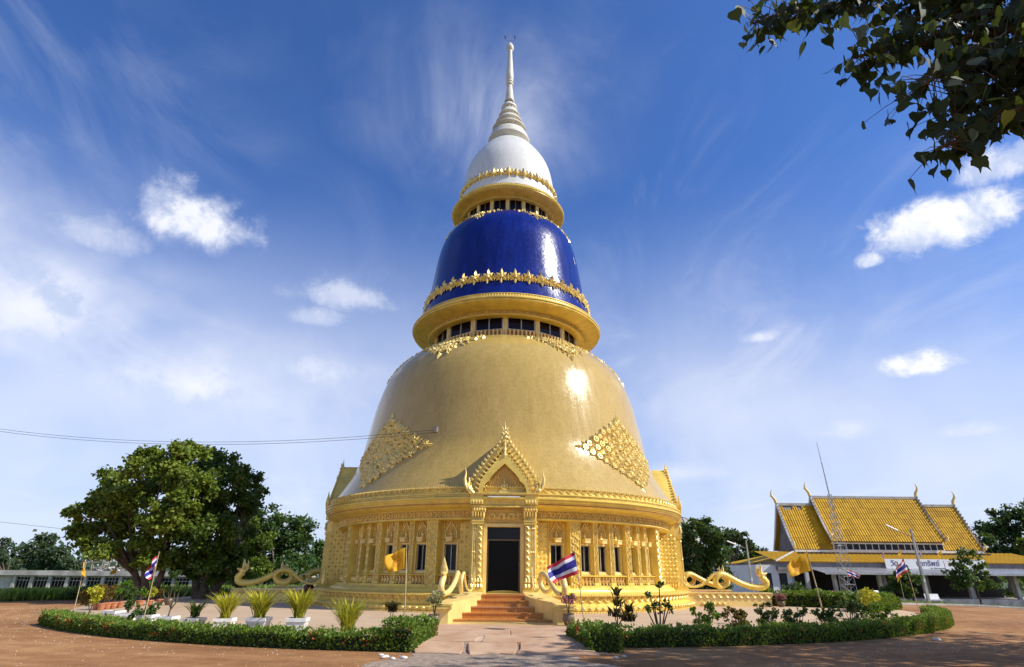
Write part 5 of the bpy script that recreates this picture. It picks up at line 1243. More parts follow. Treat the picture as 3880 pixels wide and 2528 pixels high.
# ================================================================== flags
def flag(label, top, bot, quad, kind, wave=.10, ground_pt=None, dy=0.0, nx=14, ny=10, r=.014, loc=None):
    """top/bot: pole ends in photo pixels; quad: hoist-top, fly-top, fly-bottom, hoist-bottom"""
    B = np.array(loc) if loc is not None else (gp(*bot) if ground_pt is None else gp(*ground_pt)); Y = B[1]
    T = aty(*top, Y)
    if ground_pt is not None: B2 = aty(*bot, Y); d = (B2 - T); B = T + d * ((B[2] - T[2]) / d[2])
    t = thing('flag', label, 'flag', tuple(B), 0, 'striped national flags' if kind == 'thai' else 'yellow temple flags')
    mb = MB(); mb.tube([(0, 0, -.02), tuple((T - B) * .5 + np.array([.015, 0, 0])), tuple(T - B)], [r * 1.15, r, r * .7], 6); mb.build('pole', 'bamboo', t, 60)
    q = [aty(*p, Y) - B for p in quad]
    vs = []; fs = []; mi = []; uvs = []
    for i in range(nx + 1):
        for j in range(ny + 1):
            u, v = i / nx, j / ny
            p = (q[0] * (1 - u) + q[1] * u) * (1 - v) + (q[3] * (1 - u) + q[2] * u) * v
            w = wave * (u ** .8) * (sin(u * 7 + v * 2.2 + T[0]) + .5 * sin(u * 13 - v * 3)); p = p + np.array([.25 * w * sin(v * 4), w, .12 * w * cos(u * 6)])
            vs.append(tuple(p)); uvs.append((u, 1 - v))
    for i in range(nx):
        for j in range(ny):
            fs.append((i * (ny + 1) + j, (i + 1) * (ny + 1) + j, (i + 1) * (ny + 1) + j + 1, i * (ny + 1) + j + 1))
            v = (j + .5) / ny; mi.append(0 if (v < 1 / 6 or v > 5 / 6) else (1 if (v < 2 / 6 or v > 4 / 6) else 2))
    me = bpy.data.meshes.new('cloth'); me.from_pydata(vs, [], fs)
    if kind == 'thai':
        for m in ('flag_red', 'flag_white', 'flag_blue'): me.materials.append(mget(m))
        me.polygons.foreach_set('material_index', mi)
    else: me.materials.append(mget('flag_yellow'))
    ul = me.uv_layers.new(name='UVMap')
    for l in me.loops: ul.data[l.index].uv = uvs[l.vertex_index]
    me.shade_smooth(); link('cloth', me, t); return t
flag('big yellow wheel flag on a bamboo pole left of the front stair', z8(1720, 308), z8(1688, 1180), [z8(1712, 330), z8(1500, 425), z8(1530, 600), z8(1698, 552)], 'yellow', .12, z8(1688, 1230), r=.017)
flag('big striped red white and blue flag waving right of the front stair', z3(438, 468), z3(562, 1420), [z3(442, 480), z3(75, 690), z3(140, 895), z3(492, 770)], 'thai', .14, z3(562, 1530), ny=12, r=.016)
flag('big yellow wheel flag at right, on a leaning pole among the shrubs', c5(903, 597), c5(1035, 1092), [c5(906, 612), c5(765, 700), c5(785, 785), c5(935, 738)], 'yellow', .12, c5(1040, 1120), r=.018)
flag('striped flag on a leaning pole in front of the white sign board', c5(1556, 638), c5(1662, 990), [c5(1560, 655), c5(1515, 725), c5(1498, 795), c5(1595, 742)], 'thai', .10, c5(1668, 1010), ny=12)
flag('limp yellow flag partly behind the striped flag before the sign board', c5(1512, 690), c5(1568, 935), [c5(1512, 700), c5(1540, 745), c5(1545, 780), c5(1522, 820)], 'yellow', .06, c5(1575, 960))
flag('small striped flag flying beside the lattice mast', c5(1178, 720), c5(1186, 905), [c5(1180, 726), c5(1268, 770), c5(1262, 795), c5(1182, 768)], 'thai', .08, c5(1190, 950), ny=12)
flag('tiny striped flag before the dark tree between the stupa and the hall', c5(155, 725), c5(168, 850), [c5(156, 735), c5(172, 765), c5(165, 800), c5(158, 790)], 'thai', .04, c5(170, 870), ny=12)
flag('furled yellow flag on the leftmost leaning pole', z6(566, 230), z6(415, 880), [z6(564, 235), z6(512, 360), z6(580, 440), z6(525, 430)], 'yellow', .08, z6(410, 900))
flag('yellow flag on the thin pole in the row of terracotta pots', z6(960, 275), z6(880, 665), [z6(958, 285), z6(880, 385), z6(878, 418), z6(940, 395)], 'yellow', .06, z6(868, 740))
flag('half-furled striped flag on a pole in the left hedge', z6(1472, 130), z6(1262, 1020), [z6(1468, 145), z6(1290, 370), z6(1372, 475), z6(1425, 330)], 'thai', .10, z6(1250, 1080), ny=12)
for n_, (lb, cx_, cy_, kd) in enumerate([('small drooping striped flag on the hall eaves, leftmost of four', 1425, 600, 'thai'), ('small yellow flag on the hall eaves above the sign board', 1545, 590, 'yellow'), ('small striped flag on the hall eaves beside the lamp post', 1680, 590, 'thai'), ('small yellow flag on the hall eaves, rightmost of four', 1815, 590, 'yellow')]):
    b = aty(*c5(cx_ + 12, cy_ + 85), 28.9); flag(lb, c5(cx_, cy_), c5(cx_ + 12, cy_ + 85), [c5(cx_, cy_ + 2), c5(cx_ - 8 if kd == 'thai' else cx_ - 22, cy_ + 40), c5(cx_ - 2, cy_ + 62), c5(cx_ + 7, cy_ + 38)], kd, .03, loc=b, ny=12)
# ================================================================== hedges
def hedge_leaves(pts, nrm, size, jit, up=.6):
    n = len(pts); D = nrm * .7 + runit(n) * .75 + np.array([0, 0, up]); N = runit(n) + nrm
    s = RNG.uniform(size * .7, size * 1.3, n); return leaves(pts + runit(n) * jit * RNG.uniform(0, 1, (n, 1)), D, N, s, 'diamond')
def hedge(label, path, w, h, dens, size, group, cat='hedge', flower=.004, name='hedge', lump=.10, wild=None):
    """path: list of (x, y) centre points; box hedge with lumpy leafy skin"""
    path = np.array(path); seg = np.hypot(*np.diff(path, axis=0).T); L = np.concatenate([[0], np.cumsum(seg)]); tot = L[-1]
    P0 = path[len(path) // 2]; base = np.array([P0[0], P0[1], terrain(*P0) if hypot(*P0) > 19.2 else 0.0])
    t = thing(name, label, cat, tuple(base), 0, group)
    def at(u):
        u = np.asarray(u); x = np.interp(u, L, path[:, 0]); y = np.interp(u, L, path[:, 1])
        e = .05; tx = np.interp(u + e, L, path[:, 0]) - np.interp(u - e, L, path[:, 0]); ty = np.interp(u + e, L, path[:, 1]) - np.interp(u - e, L, path[:, 1]); l = np.hypot(tx, ty) + 1e-9
        return x, y, ty / l, -tx / l          # centre and right-hand normal
    per = 2 * h + w; n = int(tot * per * dens)
    u = RNG.uniform(0, tot, n); c = RNG.uniform(0, per, n)
    ph = RNG.uniform(0, 6, 4); lum = 1 + lump * (np.sin(u * 2.1 + ph[0]) + np.sin(u * 5.3 + ph[1]) + .6 * np.sin(u * 11 + ph[2]))
    hh = h * lum; x, y, nx_, ny_ = at(u)
    off = np.where(c < h, -w / 2, np.where(c > h + w, w / 2, c - h - w / 2)); z = np.where(c < h, c / h * hh, np.where(c > h + w, (per - c) / h * hh, hh))
    rnd = .10; z -= np.where((c >= h) & (c <= h + w), rnd * h * (np.abs(off) / (w / 2)) ** 4, 0)
    inw = RNG.exponential(.035, n); nn = np.stack([np.where(c < h, -nx_, np.where(c > h + w, nx_, 0)), np.where(c < h, -ny_, np.where(c > h + w, ny_, 0)), np.where((c >= h) & (c <= h + w), 1.0, .25)], 1)
    P = np.stack([x + nx_ * off, y + ny_ * off, z], 1) - nn * inw[:, None]
    endc = u < .0
    P[:, 0] -= base[0]; P[:, 1] -= base[1]
    # caps at both ends
    m = int(w * h * dens * 2); ue = np.repeat([0, tot], m // 2); xe, ye, ax, ay = at(np.clip(ue, .06, tot - .06)); oe = RNG.uniform(-w / 2, w / 2, len(ue)); ze = RNG.uniform(0, h, len(ue)); sg = np.where(ue > 0, 1, -1)
    xe = np.where(ue > 0, path[-1, 0], path[0, 0]); ye = np.where(ue > 0, path[-1, 1], path[0, 1])
    ne = np.stack([-ay * sg, ax * sg, 0 * ax], 1); Pe = np.stack([xe + ax * oe - base[0], ye + ay * oe - base[1], ze], 1) - ne * RNG.exponential(.03, len(ue))[:, None]
    P = np.concatenate([P, Pe]); nn = np.concatenate([nn, ne])
    V, k = hedge_leaves(P, nn, size, .03); nl = len(P)
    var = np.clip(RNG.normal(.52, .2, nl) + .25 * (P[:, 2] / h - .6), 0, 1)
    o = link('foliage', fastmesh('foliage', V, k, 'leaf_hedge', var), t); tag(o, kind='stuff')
    # upright fresh shoots on top
    ns = int(tot * 26); us = RNG.uniform(0, tot, ns); xs, ys_, ax, ay = at(us); os_ = RNG.uniform(-w * .5, w * .5, ns)
    Ps = np.stack([xs + ax * os_ - base[0], ys_ + ay * os_ - base[1], h * (.96 + 0 * us)], 1); Ps = np.repeat(Ps, 5, 0) + RNG.normal(0, .022, (ns * 5, 3)) + np.array([0, 0, 1]) * RNG.uniform(0, .09, (ns * 5, 1))
    V, k = hedge_leaves(Ps, np.tile([[0, 0, 1.0]], (len(Ps), 1)), size * .9, .0, 1.0)
    o = link('shoots', fastmesh('shoots', V, k, 'leaf_hedge', np.clip(RNG.normal(.75, .18, len(Ps)), 0, 1)), t); tag(o, kind='stuff')
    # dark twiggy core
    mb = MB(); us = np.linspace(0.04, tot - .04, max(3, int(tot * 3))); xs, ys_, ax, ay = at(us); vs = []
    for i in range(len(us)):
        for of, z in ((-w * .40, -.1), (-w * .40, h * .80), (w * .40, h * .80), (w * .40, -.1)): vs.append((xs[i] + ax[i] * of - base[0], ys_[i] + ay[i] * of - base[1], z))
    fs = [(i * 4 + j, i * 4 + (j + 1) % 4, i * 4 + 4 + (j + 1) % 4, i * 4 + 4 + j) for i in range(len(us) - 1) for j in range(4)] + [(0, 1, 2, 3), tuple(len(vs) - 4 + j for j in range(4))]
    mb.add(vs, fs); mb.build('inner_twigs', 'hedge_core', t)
    if flower > 0:
        nf = int(tot * 22 * flower / .015); cl = RNG.uniform(0, tot, max(1, nf // 6)); uf = np.clip(np.repeat(cl, 6) + RNG.normal(0, .10, len(cl) * 6), 0, tot); xf, yf, ax, ay = at(uf); of = np.where(RNG.uniform(0, 1, len(uf)) < .55, w * .52, RNG.uniform(-.3, .5, len(uf)) * w) * 1.0
        sd = 1 if abs(at(np.array([tot / 2]))[3][0]) > 0 else 1
        # outer (camera-facing) side has smaller y
        flip = np.where(ay * of < 0, 1, -1) * 1.0
        Pf = np.stack([xf + ax * of * flip - base[0], yf + ay * of * flip - base[1], h * RNG.uniform(.35, 1.08, len(uf))], 1)
        Pf = np.repeat(Pf, 5, 0) + RNG.normal(0, .022, (len(Pf) * 5, 3)); V, k = leaves(Pf, runit(len(Pf)), runit(len(Pf)), RNG.uniform(.025, .045, len(Pf)), 'diamond')
        o = link('blossoms', fastmesh('blossoms', V, k, 'red_flower'), t); tag(o, kind='stuff')
    return t
def arc(r0, r1, a0, a1, n): return [((r0 + (r1 - r0) * k / n) * sin(radians(a0 + (a1 - a0) * k / n)), -(r0 + (r1 - r0) * k / n) * cos(radians(a0 + (a1 - a0) * k / n))) for k in range(n + 1)]
hedge('long low clipped hedge with red blossoms curving round the left of the plaza', arc(20.1, 19.9, -6.6, -45, 40), .58, .32, 1000, .058, 'clipped hedges round the plaza')
hedge('long low clipped hedge curving round the right of the plaza', arc(19.1, 19.6, 7.4, 68, 46), .58, .35, 900, .060, 'clipped hedges round the plaza')
hedge('bushy end of the left hedge beside the entrance path', [(-2.25, -20.25), (-2.1, -19.3), (-1.95, -18.3)], .70, .50, 1100, .058, 'hedge ends by the path', flower=.006, lump=.14)
hedge('bushy end of the right hedge beside the entrance path, dotted with red blossoms', [(2.25, -20.1), (2.1, -19.2), (1.95, -18.2)], .74, .44, 1100, .058, 'hedge ends by the path', flower=.012, lump=.14)

# ================================================================== pots and garden plants
def blades(n, h, w, droop, spread, mat_var=(.5, .25), seg=4, lean=0.0):
    """arching strap leaves: returns quads"""
    V = []; var = []
    for i in range(n):
        a = random.uniform(0, 2 * pi); L = h * random.uniform(.6, 1.1); el = random.uniform(.25, 1.0) ** .7; out = spread * (1 - el) + .12; b = np.array([random.gauss(0, .05), random.gauss(0, .05), random.uniform(0, .06)])
        d = np.array([cos(a), sin(a), 0]); sidev = np.array([-sin(a), cos(a), 0]); pts = []
        for k in range(seg + 1):
            t = k / seg; pts.append(b + d * (out * L * t + droop * L * t * t * .6) + np.array([0, 0, L * (t - droop * t * t * (1.0 - .5 * el))]))
        v = min(1, max(0, random.gauss(*mat_var)))
        for k in range(seg):
            w0 = w * (.6 + .8 * (k / seg) if k < seg / 2 else 1.0 - .0 * k) * (1 - (k / seg) ** 3); w1 = w * (.6 + .8 * ((k + 1) / seg) if (k + 1) < seg / 2 else 1.0) * (1 - ((k + 1) / seg) ** 3)
            V += [pts[k] - sidev * w0, pts[k] + sidev * w0, pts[k + 1] + sidev * w1, pts[k + 1] - sidev * w1]; var.append(min(1, max(0, v + .25 * (k / seg - .4))))
    return np.array(V), np.array(var)
def put_leaves(t, V, k, mat, var, name='foliage'): return link(name, fastmesh(name, V, k, mat, var), t)
def planter(t, w=.24, h=.33, mat='white_paint'):
    mb = MB(); mb.add([(sx * r, sy * r, z) for z, r in ((0, w * .80), (h - .07, w * .92)) for sx, sy in ((-1, -1), (1, -1), (1, 1), (-1, 1))], [(0, 1, 5, 4), (1, 2, 6, 5), (2, 3, 7, 6), (3, 0, 4, 7), (3, 2, 1, 0)])
    mb.box(-w, w, -w, w, h - .07, h - .012)
    for x0, x1, y0, y1 in ((-w, w, -w, -w + .05), (-w, w, w - .05, w), (-w, -w + .05, -w + .05, w - .05), (w - .05, w, -w + .05, w - .05)): mb.box(x0, x1, y0, y1, h - .012, h + .012)
    mb.build('planter_box', mat, t); mb = MB(); mb.box(-w + .055, w - .055, -w + .055, w - .055, h - .010, h - .002); mb.build('soil', 'soil', t)
def pot(t, r, h, mat, jar=False):
    pr = [(r * .55, 0), (r * .62, .02), (r * .95, h * .45), (r * 1.0, h * .62), (r * .82, h * .88), (r * .92, h * .96), (r * .94, h), (r * .80, h), (r * .78, h * .9), (0, h * .88)] if jar else [(r * .66, 0), (r * .70, .01), (r * .95, h * .82), (r * 1.06, h * .83), (r * 1.06, h), (r * .92, h), (r * .90, h * .88), (0, h * .87)]
    mb = MB(); mb.lathe([(0, 0)] + pr, 20); mb.build('pot', mat, t, 40)
def stems(t, paths, r, mat='twig'):
    mb = MB()
    for p in paths: mb.tube(p, [r * (1 - .6 * i / (len(p) - 1)) for i in range(len(p))], 5)
    return mb.build('stems', mat, t, 50)
def bushy(t, c, rx, rz, n, size, mat, mean=.5, sd=.22, kind='diamond', shell=.5, name='foliage'):
    d = runit(n); r = RNG.uniform(shell, 1, n) ** .6; nb = max(4, n // 40); cc = runit(nb) * RNG.uniform(.5, 1, (nb, 1)); idx = RNG.integers(0, nb, n)
    P = (cc[idx] * .72 + d * r[:, None] * .38) * np.array([rx, rx, rz]) + np.array(c)
    D = cc[idx] * .5 + runit(n) * .8 + np.array([0, 0, .2]); V, k = leaves(P, D, runit(n) + np.array([0, 0, .8]), RNG.uniform(size * .7, size * 1.3, n), kind)
    return put_leaves(t, V, k, mat, np.clip(RNG.normal(mean, sd, n) + .15 * d[:, 2], 0, 1), name)
def plant(name, label, px, base_z=None, group=None, cat='plant', P=None):
    P = gp(*px) if P is None else P; return thing(name, label, cat, tuple(P), random.uniform(-.2, .2), group)
random.seed(21)
GP = 'white box planters along the left hedge'
# white planters, left to right
B = [z6(880, 1000), z6(1050, 1035), z6(1295, 1060), z6(1545, 1085), z6(1868, 1110)]
t = plant('planter', 'empty white box planter, leftmost in the row behind the left hedge', B[0], group=GP, cat='planter'); planter(t)
t = plant('potted_plant', 'second white box planter, holding a small dark leafy shrub', B[1], group=GP); planter(t); stems(t, [[(0, 0, .3), (.03, 0, .7)], [(0, 0, .3), (-.06, 0, .6)]], .015); bushy(t, (0, 0, .66), .20, .30, 220, .07, 'leaf_garden', .4); bushy(t, (.02, 0, .45), .16, .05, 20, .05, 'leaf_pink', name='blossoms')
t = plant('potted_plant', 'third white box planter, with a green shrub spilling over its left edge', B[2], group=GP); planter(t); bushy(t, (-.08, -.05, .50), .34, .24, 420, .08, 'leaf_garden', .45); bushy(t, (-.34, -.1, .25), .16, .22, 150, .07, 'leaf_garden', .3)
t = plant('potted_plant', 'white box planter with a nearly bare twiggy shrub', B[3], group=GP); planter(t)
stems(t, [[(0, 0, .3), (.02, 0, .55), (-.10, 0, .75), (-.14, 0, 1.0)], [(.02, 0, .5), (.14, .02, .7), (.30, 0, .85), (.42, 0, 1.0)], [(.02, 0, .55), (.05, 0, .85), (.02, 0, 1.15)], [(-.1, 0, .75), (-.25, 0, .85), (-.32, .02, 1.02)], [(.14, 0, .7), (.16, 0, 1.0)]], .022); bushy(t, (.05, 0, 1.15), .16, .18, 60, .06, 'leaf_garden', .4)
t = plant('potted_plant', 'white box planter with a spiky green strap-leaved plant', B[4], group=GP); planter(t); V, va = blades(60, .62, .022, .5, .8, (.45, .2)); link('foliage', fastmesh('foliage', V + [0, 0, .34], 4, 'leaf_garden', va), t)
for i, (x, y, lb, h) in enumerate([(518, 1468, 'first clump of spiky yellow leaves in a white planter, left of three', .86), (597, 1470, 'middle clump of spiky yellow leaves in a white planter', .90), (688, 1471, 'third clump of spiky yellow leaves in a white planter, nearest the stupa', .90)]):
    t = plant('potted_plant', lb, dd(x, y), group='spiky yellow plants'); planter(t, .25, .33); V, va = blades(int(random.uniform(170, 240)), h * random.uniform(.9, 1.1), .019, .45, random.uniform(.62, .8), (random.uniform(.55, .7), .24)); link('foliage', fastmesh('foliage', V + [0, 0, .30], 4, 'leaf_yellow', va), t)
t = plant('spiky_plant', 'largest spiky yellow-green plant, growing in the hedge with no planter', dd(805, 1474), group='spiky yellow plants'); V, va = blades(170, 1.0, .018, .42, .62, (.45, .22)); link('foliage', fastmesh('foliage', V, 4, 'leaf_yellow', va), t)
t = plant('cordyline', 'thin dark cordyline with drooping brown leaves left of the yellow flag', dd(908, 1474), cat='plant'); stems(t, [[(0, 0, 0), (.02, 0, .55)], [(.03, 0, 0), (-.05, 0, .5)]], .02)
V, va = blades(130, .42, .014, .75, .7, (.35, .2)); link('foliage', fastmesh('foliage', V + [0, 0, .48], 4, 'leaf_maroon', va), t)
t = plant('cordyline', 'tall dark purple cordyline rising from the right hedge', dd(1437, 1474), cat='plant')
cs = [(0, 0, 1.0), (.02, 0, .75), (.30, .05, .62), (-.08, .1, .5), (.15, -.05, .42), (.33, 0, .40)]
stems(t, [[(0, 0, 0), (0, 0, 1.0)], [(.02, 0, .2), (.30, .05, .62)], [(0, 0, .1), (-.08, .1, .5)]], .02)
for q_, (x, y, z) in enumerate(cs): V, va = blades(38, .34, .026, .55, .8, (.4, .22)); link('leaf_tuft', fastmesh('leaf_tuft', V + [x, y, z - .12], 4, 'leaf_maroon', va), t)
t = plant('desert_rose', 'upright many-stemmed shrub with leaf tufts and a pink flower, right of the dark cordyline', dd(1535, 1476), cat='shrub')
tips = [(-.20, 0, .95), (-.08, .05, .72), (.08, 0, 1.15), (.22, 0, .72), (.30, .05, .60), (-.32, 0, .62), (.02, -.05, .62)]
stems(t, [[(x * .15, y, 0), (x * .55, y, z * .5), (x, y, z)] for x, y, z in tips], .028)
for x, y, z in tips: bushy(t, (x, y, z), .11, .13, 46, .075, 'leaf_garden', .45, name='leaf_tuft')
bushy(t, (.02, -.06, .68), .06, .05, 16, .06, 'leaf_pink', .8, name='flower')
SH = [(1640, 1470, .62, .42, 'leaf_lime', 'pale green leafy shrub with stray shoots behind the right hedge'), (1718, 1470, .50, .36, 'leaf_bronze', 'low bronzy shrub with bare upright stems behind the right hedge'), (1785, 1468, .58, .44, 'leaf_garden', 'open green shrub left of the right yellow flag'), (1855, 1466, .52, .40, 'leaf_garden', 'rounded green shrub just left of the right yellow flag pole'), (1925, 1464, .62, .44, 'leaf_garden', 'green shrub at the foot of the right yellow flag pole'), (1985, 1462, .66, .42, 'leaf_dark', 'dark shrub with big drooping leaves right of the flag pole'), (2050, 1456, .55, .40, 'leaf_lime', 'small light shrub near the right end of the hedge')]
for x, y, h, w, m, lb in SH:
    t = plant('shrub', lb, dd(x, y), cat='shrub', group='shrubs behind the right hedge'); tp = [(random.uniform(-1, 1) * w * .9, random.uniform(-.3, .3) * w, h * random.uniform(.6, 1.15)) for _ in range(9)]
    stems(t, [[(x_ * .2, y_, 0), (x_ * .6, y_, z_ * .55), (x_, y_, z_)] for x_, y_, z_ in tp], .014)
    for x_, y_, z_ in tp: bushy(t, (x_, y_, z_ - .03), .13, .12, 55, .065, m, .5, name='leaf_tuft')
    bushy(t, (0, 0, h * .38), w * .7, h * .35, 260, .07, m, .4)
t = plant('shrub', 'bright yellow croton shrub inside the right end of the hedge', dd(2030, 1440), cat='shrub'); stems(t, [[(0, 0, 0), (.05, 0, .5)], [(0, 0, 0), (-.15, 0, .6)], [(0, 0, .1), (.2, 0, .7)]], .016); bushy(t, (0, 0, .72), .42, .34, 520, .08, 'leaf_yellow', .6)
t = plant('palm_seedling', 'small drooping fan-leaved palm near the right hedge', z5(455, 1250), cat='plant'); stems(t, [[(0, 0, 0), (.05, 0, .55), (.1, 0, .8)]], .02); V, va = blades(26, .55, .05, .85, .9, (.35, .15)); link('foliage', fastmesh('foliage', V + [.08, 0, .62], 4, 'leaf_garden', va), t)
# jars beside the stair
for px, lb, m1, jr in ((z2(1915, 1458), 'brown glazed jar with a pink bougainvillea right of the stair', 'leaf_pink', .20), (z2(150, 1475), 'brown glazed jar with a pale leafy plant left of the stair', 'leaf_pale', .20)):
    t = plant('potted_plant', lb, px, group='jars beside the stair'); pot(t, .185, .34, 'brown_jar', True); stems(t, [[(0, 0, .3), (.04, 0, .55), (.15, 0, .75)], [(0, 0, .3), (-.06, 0, .6), (-.16, 0, .78)], [(0, 0, .3), (.02, .03, .8)]], .016)
    bushy(t, (0, 0, .78), .30, .22, 330, .06, m1, .5); bushy(t, (0, 0, .70), .24, .18, 60, .06, 'leaf_garden', .4, name='green_leaves')
t = plant('shrub', 'bright broad-leaved plant between the left end bush and the stair jar', dd(985, 1478), cat='plant'); bushy(t, (0, 0, .22), .24, .20, 60, .16, 'leaf_lime', .5)
# right rear pots on the plaza
for px, lb, m1, kind, s in ((c5(738, 985), 'brown jar with pink flowers at the end of the right naga wall', 'leaf_pink', 'j', .66), (c5(795, 955), 'jar with pale flowers behind the pink one, right of the naga wall', 'leaf_pale', 'j', .62), (c5(1105, 972), 'jar with pinkish flowers at the far edge of the plaza', 'leaf_pink', 'j', .74), (c5(1195, 978), 'terracotta pot with green shrub at the far right of the plaza, left of two', 'leaf_garden', 't', .62), (c5(1277, 985), 'terracotta pot with bronze foliage at the far right of the plaza, right of two', 'leaf_bronze', 't', .66)):
    t = plant('potted_plant', lb, px, group='pots at the right rear of the plaza')
    if kind == 'j': pot(t, .30 * s, .42 * s, 'brown_jar', True); zb = .42 * s
    else: pot(t, .25 * s, .36 * s, 'terracotta'); zb = .36 * s
    bushy(t, (0, 0, zb + .22 * s), .50 * s, .32 * s, 360, .07, m1, .5); bushy(t, (0, 0, zb + .14 * s), .32 * s, .2 * s, 140, .08, 'leaf_garden', .35, name='green_leaves')
# terracotta pots in a row at the left rear
TP = [(690, 848, 'leaf_bronze', 'broad bronze croton in the leftmost terracotta pot'), (745, 850, 'leaf_bronze', 'bronze croton, second terracotta pot of the left row'), (820, 838, 'leaf_bronze', 'bushy bronze croton in the third terracotta pot'), (895, 834, 'leaf_lime', 'low yellow-green plant in the fourth terracotta pot, below the thin flag pole'), (975, 825, 'leaf_garden', 'upright dark shrub in the fifth terracotta pot of the left row'), (1110, 812, 'leaf_garden', 'dark green shrub in the sixth terracotta pot of the left row'), (1220, 808, 'leaf_lime', 'light green shrub in the terracotta pot left of the striped flag pole'), (1342, 800, 'leaf_yellow', 'yellow croton in the terracotta pot right of the striped flag pole'), (1468, 788, 'leaf_bronze', 'reddish plant in the last terracotta pot, nearest the tree trunks')]
for x, y, m, lb in TP:
    t = plant('potted_plant', lb, z6(x, y), group='terracotta pots in a row'); pot(t, .15, .24, 'terracotta'); hh = .44 if m != 'leaf_bronze' else .36
    stems(t, [[(0, 0, .2), (.02, 0, .5)], [(0, 0, .2), (-.07, 0, .48)], [(0, 0, .2), (.08, 0, .46)]], .012); bushy(t, (0, 0, .26 + hh * .62), .20 if m != 'leaf_bronze' else .28, hh * .55, 260, .075, m, .5)
t = plant('shrub', 'bright yellow croton bush at the left end of the row of pots', z6(615, 880), cat='shrub'); stems(t, [[(0, 0, 0), (.05, 0, .5)], [(0, 0, 0), (-.2, 0, .5)]], .02); bushy(t, (.05, 0, .58), .30, .32, 420, .08, 'leaf_yellow', .65); bushy(t, (-.30, .05, .45), .28, .32, 260, .08, 'leaf_bronze', .5, name='dark_foliage')
t = plant('shrub', 'broad bronze croton bush behind the leftmost pots', z6(790, 800), cat='shrub'); bushy(t, (0, 0, .55), .52, .32, 620, .085, 'leaf_bronze', .5)
t = plant('shrub', 'dark low bush beside the leftmost flag pole', z6(450, 725), cat='shrub'); bushy(t, (0, 0, .35), .9, .42, 520, .10, 'leaf_dark', .35)
t = plant('potted_plant', 'tall thin topiary plant just left of the big tree trunks', z6(1580, 790), cat='plant'); pot(t, .2, .3, 'brown_jar', True); stems(t, [[(0, 0, .25), (0, 0, 1.0)]], .02); bushy(t, (0, 0, 1.2), .26, .30, 220, .08, 'leaf_dark', .5)
# clipped bushes and shrubs in front of the hall
for px, rx, rz, m, lb in ((c5(855, 945), 1.0, .55, 'leaf_dark', 'clipped dark bush beyond the pink jar, right of the naga wall'), (c5(1680, 935), 1.25, 1.15, 'leaf_lime', 'big round bright green bush by the lamp post'), (c5(2225, 962), 1.6, 1.0, 'leaf_dark', 'dark bush at the right in front of the hall'), (c5(2335, 965), .8, .7, 'leaf_lime', 'small bright bush at the right edge of the picture'), (c5(1180, 935), 1.0, .75, 'leaf_dark', 'dark bush at the foot of the lattice mast'), (c5(1300, 940), 1.1, .6, 'leaf_garden', 'green bush right of the lattice mast')):
    t = plant('bush', lb, px, cat='bush', group='bushes before the hall'); bushy(t, (0, 0, rz * .85), rx, rz, 1500, .15, m, .45, shell=.4)
hedge('row of leafy bushes along the far right edge of the plaza', [(13.5, -1.5), (15.5, -2.5), (17.5, -4.2)], .9, .62, 300, .10, None, flower=0, lump=.12)
hedge('second row of low shrubs between the plaza and the lamp post', [(15.5, -7.0), (16.8, -5.5), (18.5, -4.0)], 1.2, .55, 300, .10, None, flower=0, lump=.15)

# ================================================================== trees
def tree(name, label, base, clumps, n, size, mat, tr, group=None, spread=2.0, mean=.5, nsub=16, limbs=True, depth=None, trunks=((0, 0),), sq=.75, kind='diamond'):
    base = np.array(base, float); t = thing(name, label, 'tree', tuple(base), 0, group); Y = base[1]; C = []
    for x, y, r in clumps:
        yy = Y + random.uniform(-spread, spread); c = aty(*dd(x, y), yy); dep = abs(((c - CAM) @ CM)[2]); C.append((c - base, r * 1.6303 / FPX * dep))
    area = sum(r * r for _, r in C); Ps = []; Ds = []; Vs = []
    for c, r in C:
        k = int(n * r * r / area); ns = max(5, int(nsub)); d = runit(ns); d[:, 2] = d[:, 2] * .8 + .1; cc = d * RNG.uniform(.45, 1.0, (ns, 1)) * r; idx = RNG.integers(0, ns, k)
        p = c + cc[idx] * np.array([1, 1, .85]) + RNG.normal(0, 1, (k, 3)) * r * np.array([.17, .17, .12]); Ps.append(p); Ds.append(cc[idx] / r)
        Vs.append(np.repeat(RNG.normal(0, .12, ns)[None], 1, 0)[0][idx])
    P = np.concatenate(Ps); D = np.concatenate(Ds); dv = np.concatenate(Vs); m = len(P)
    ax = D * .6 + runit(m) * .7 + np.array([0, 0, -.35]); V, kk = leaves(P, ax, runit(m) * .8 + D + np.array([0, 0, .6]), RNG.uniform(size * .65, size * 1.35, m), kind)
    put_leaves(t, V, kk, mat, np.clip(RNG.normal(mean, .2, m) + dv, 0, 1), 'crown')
    zc = min(c[2] - r for c, r in C); cen = np.mean([c for c, r in C], 0)
    mb = MB(); roots = []
    for (ox, oy) in trunks:
        top = Vector((ox * 2.2 + cen[0] * .18, oy * 2 + cen[1] * .15, max(1.2, zc * .7 + .6))); mb.tube([(ox, oy, -.15), (ox * 1.1, oy, .25), (ox * 1.5 + cen[0] * .05, oy, top.z * .5), tuple(top)], [tr * 1.55, tr * 1.1, tr * .92, tr * .75], 9); roots.append(top)
    mb.build('trunk', 'bark', t, 60)
    if limbs:
        mb = MB()
        for c, r in C:
            rt = min(roots, key=lambda q: (q - Vector(c)).length); c = Vector(c); mid = rt.lerp(c, .5) + Vector((random.uniform(-.3, .3), random.uniform(-.3, .3), .25 * r)); mb.tube([rt - Vector((0, 0, .2)), mid, c], [tr * .42, tr * .26, tr * .08], 6)
            for _ in range(4): e = c + Vector(runit(1)[0] * r * .8); mb.tube([mid.lerp(c, .6), e], [tr * .12, tr * .02], 4)
        mb.build('limbs', 'bark', t, 60)
    return t
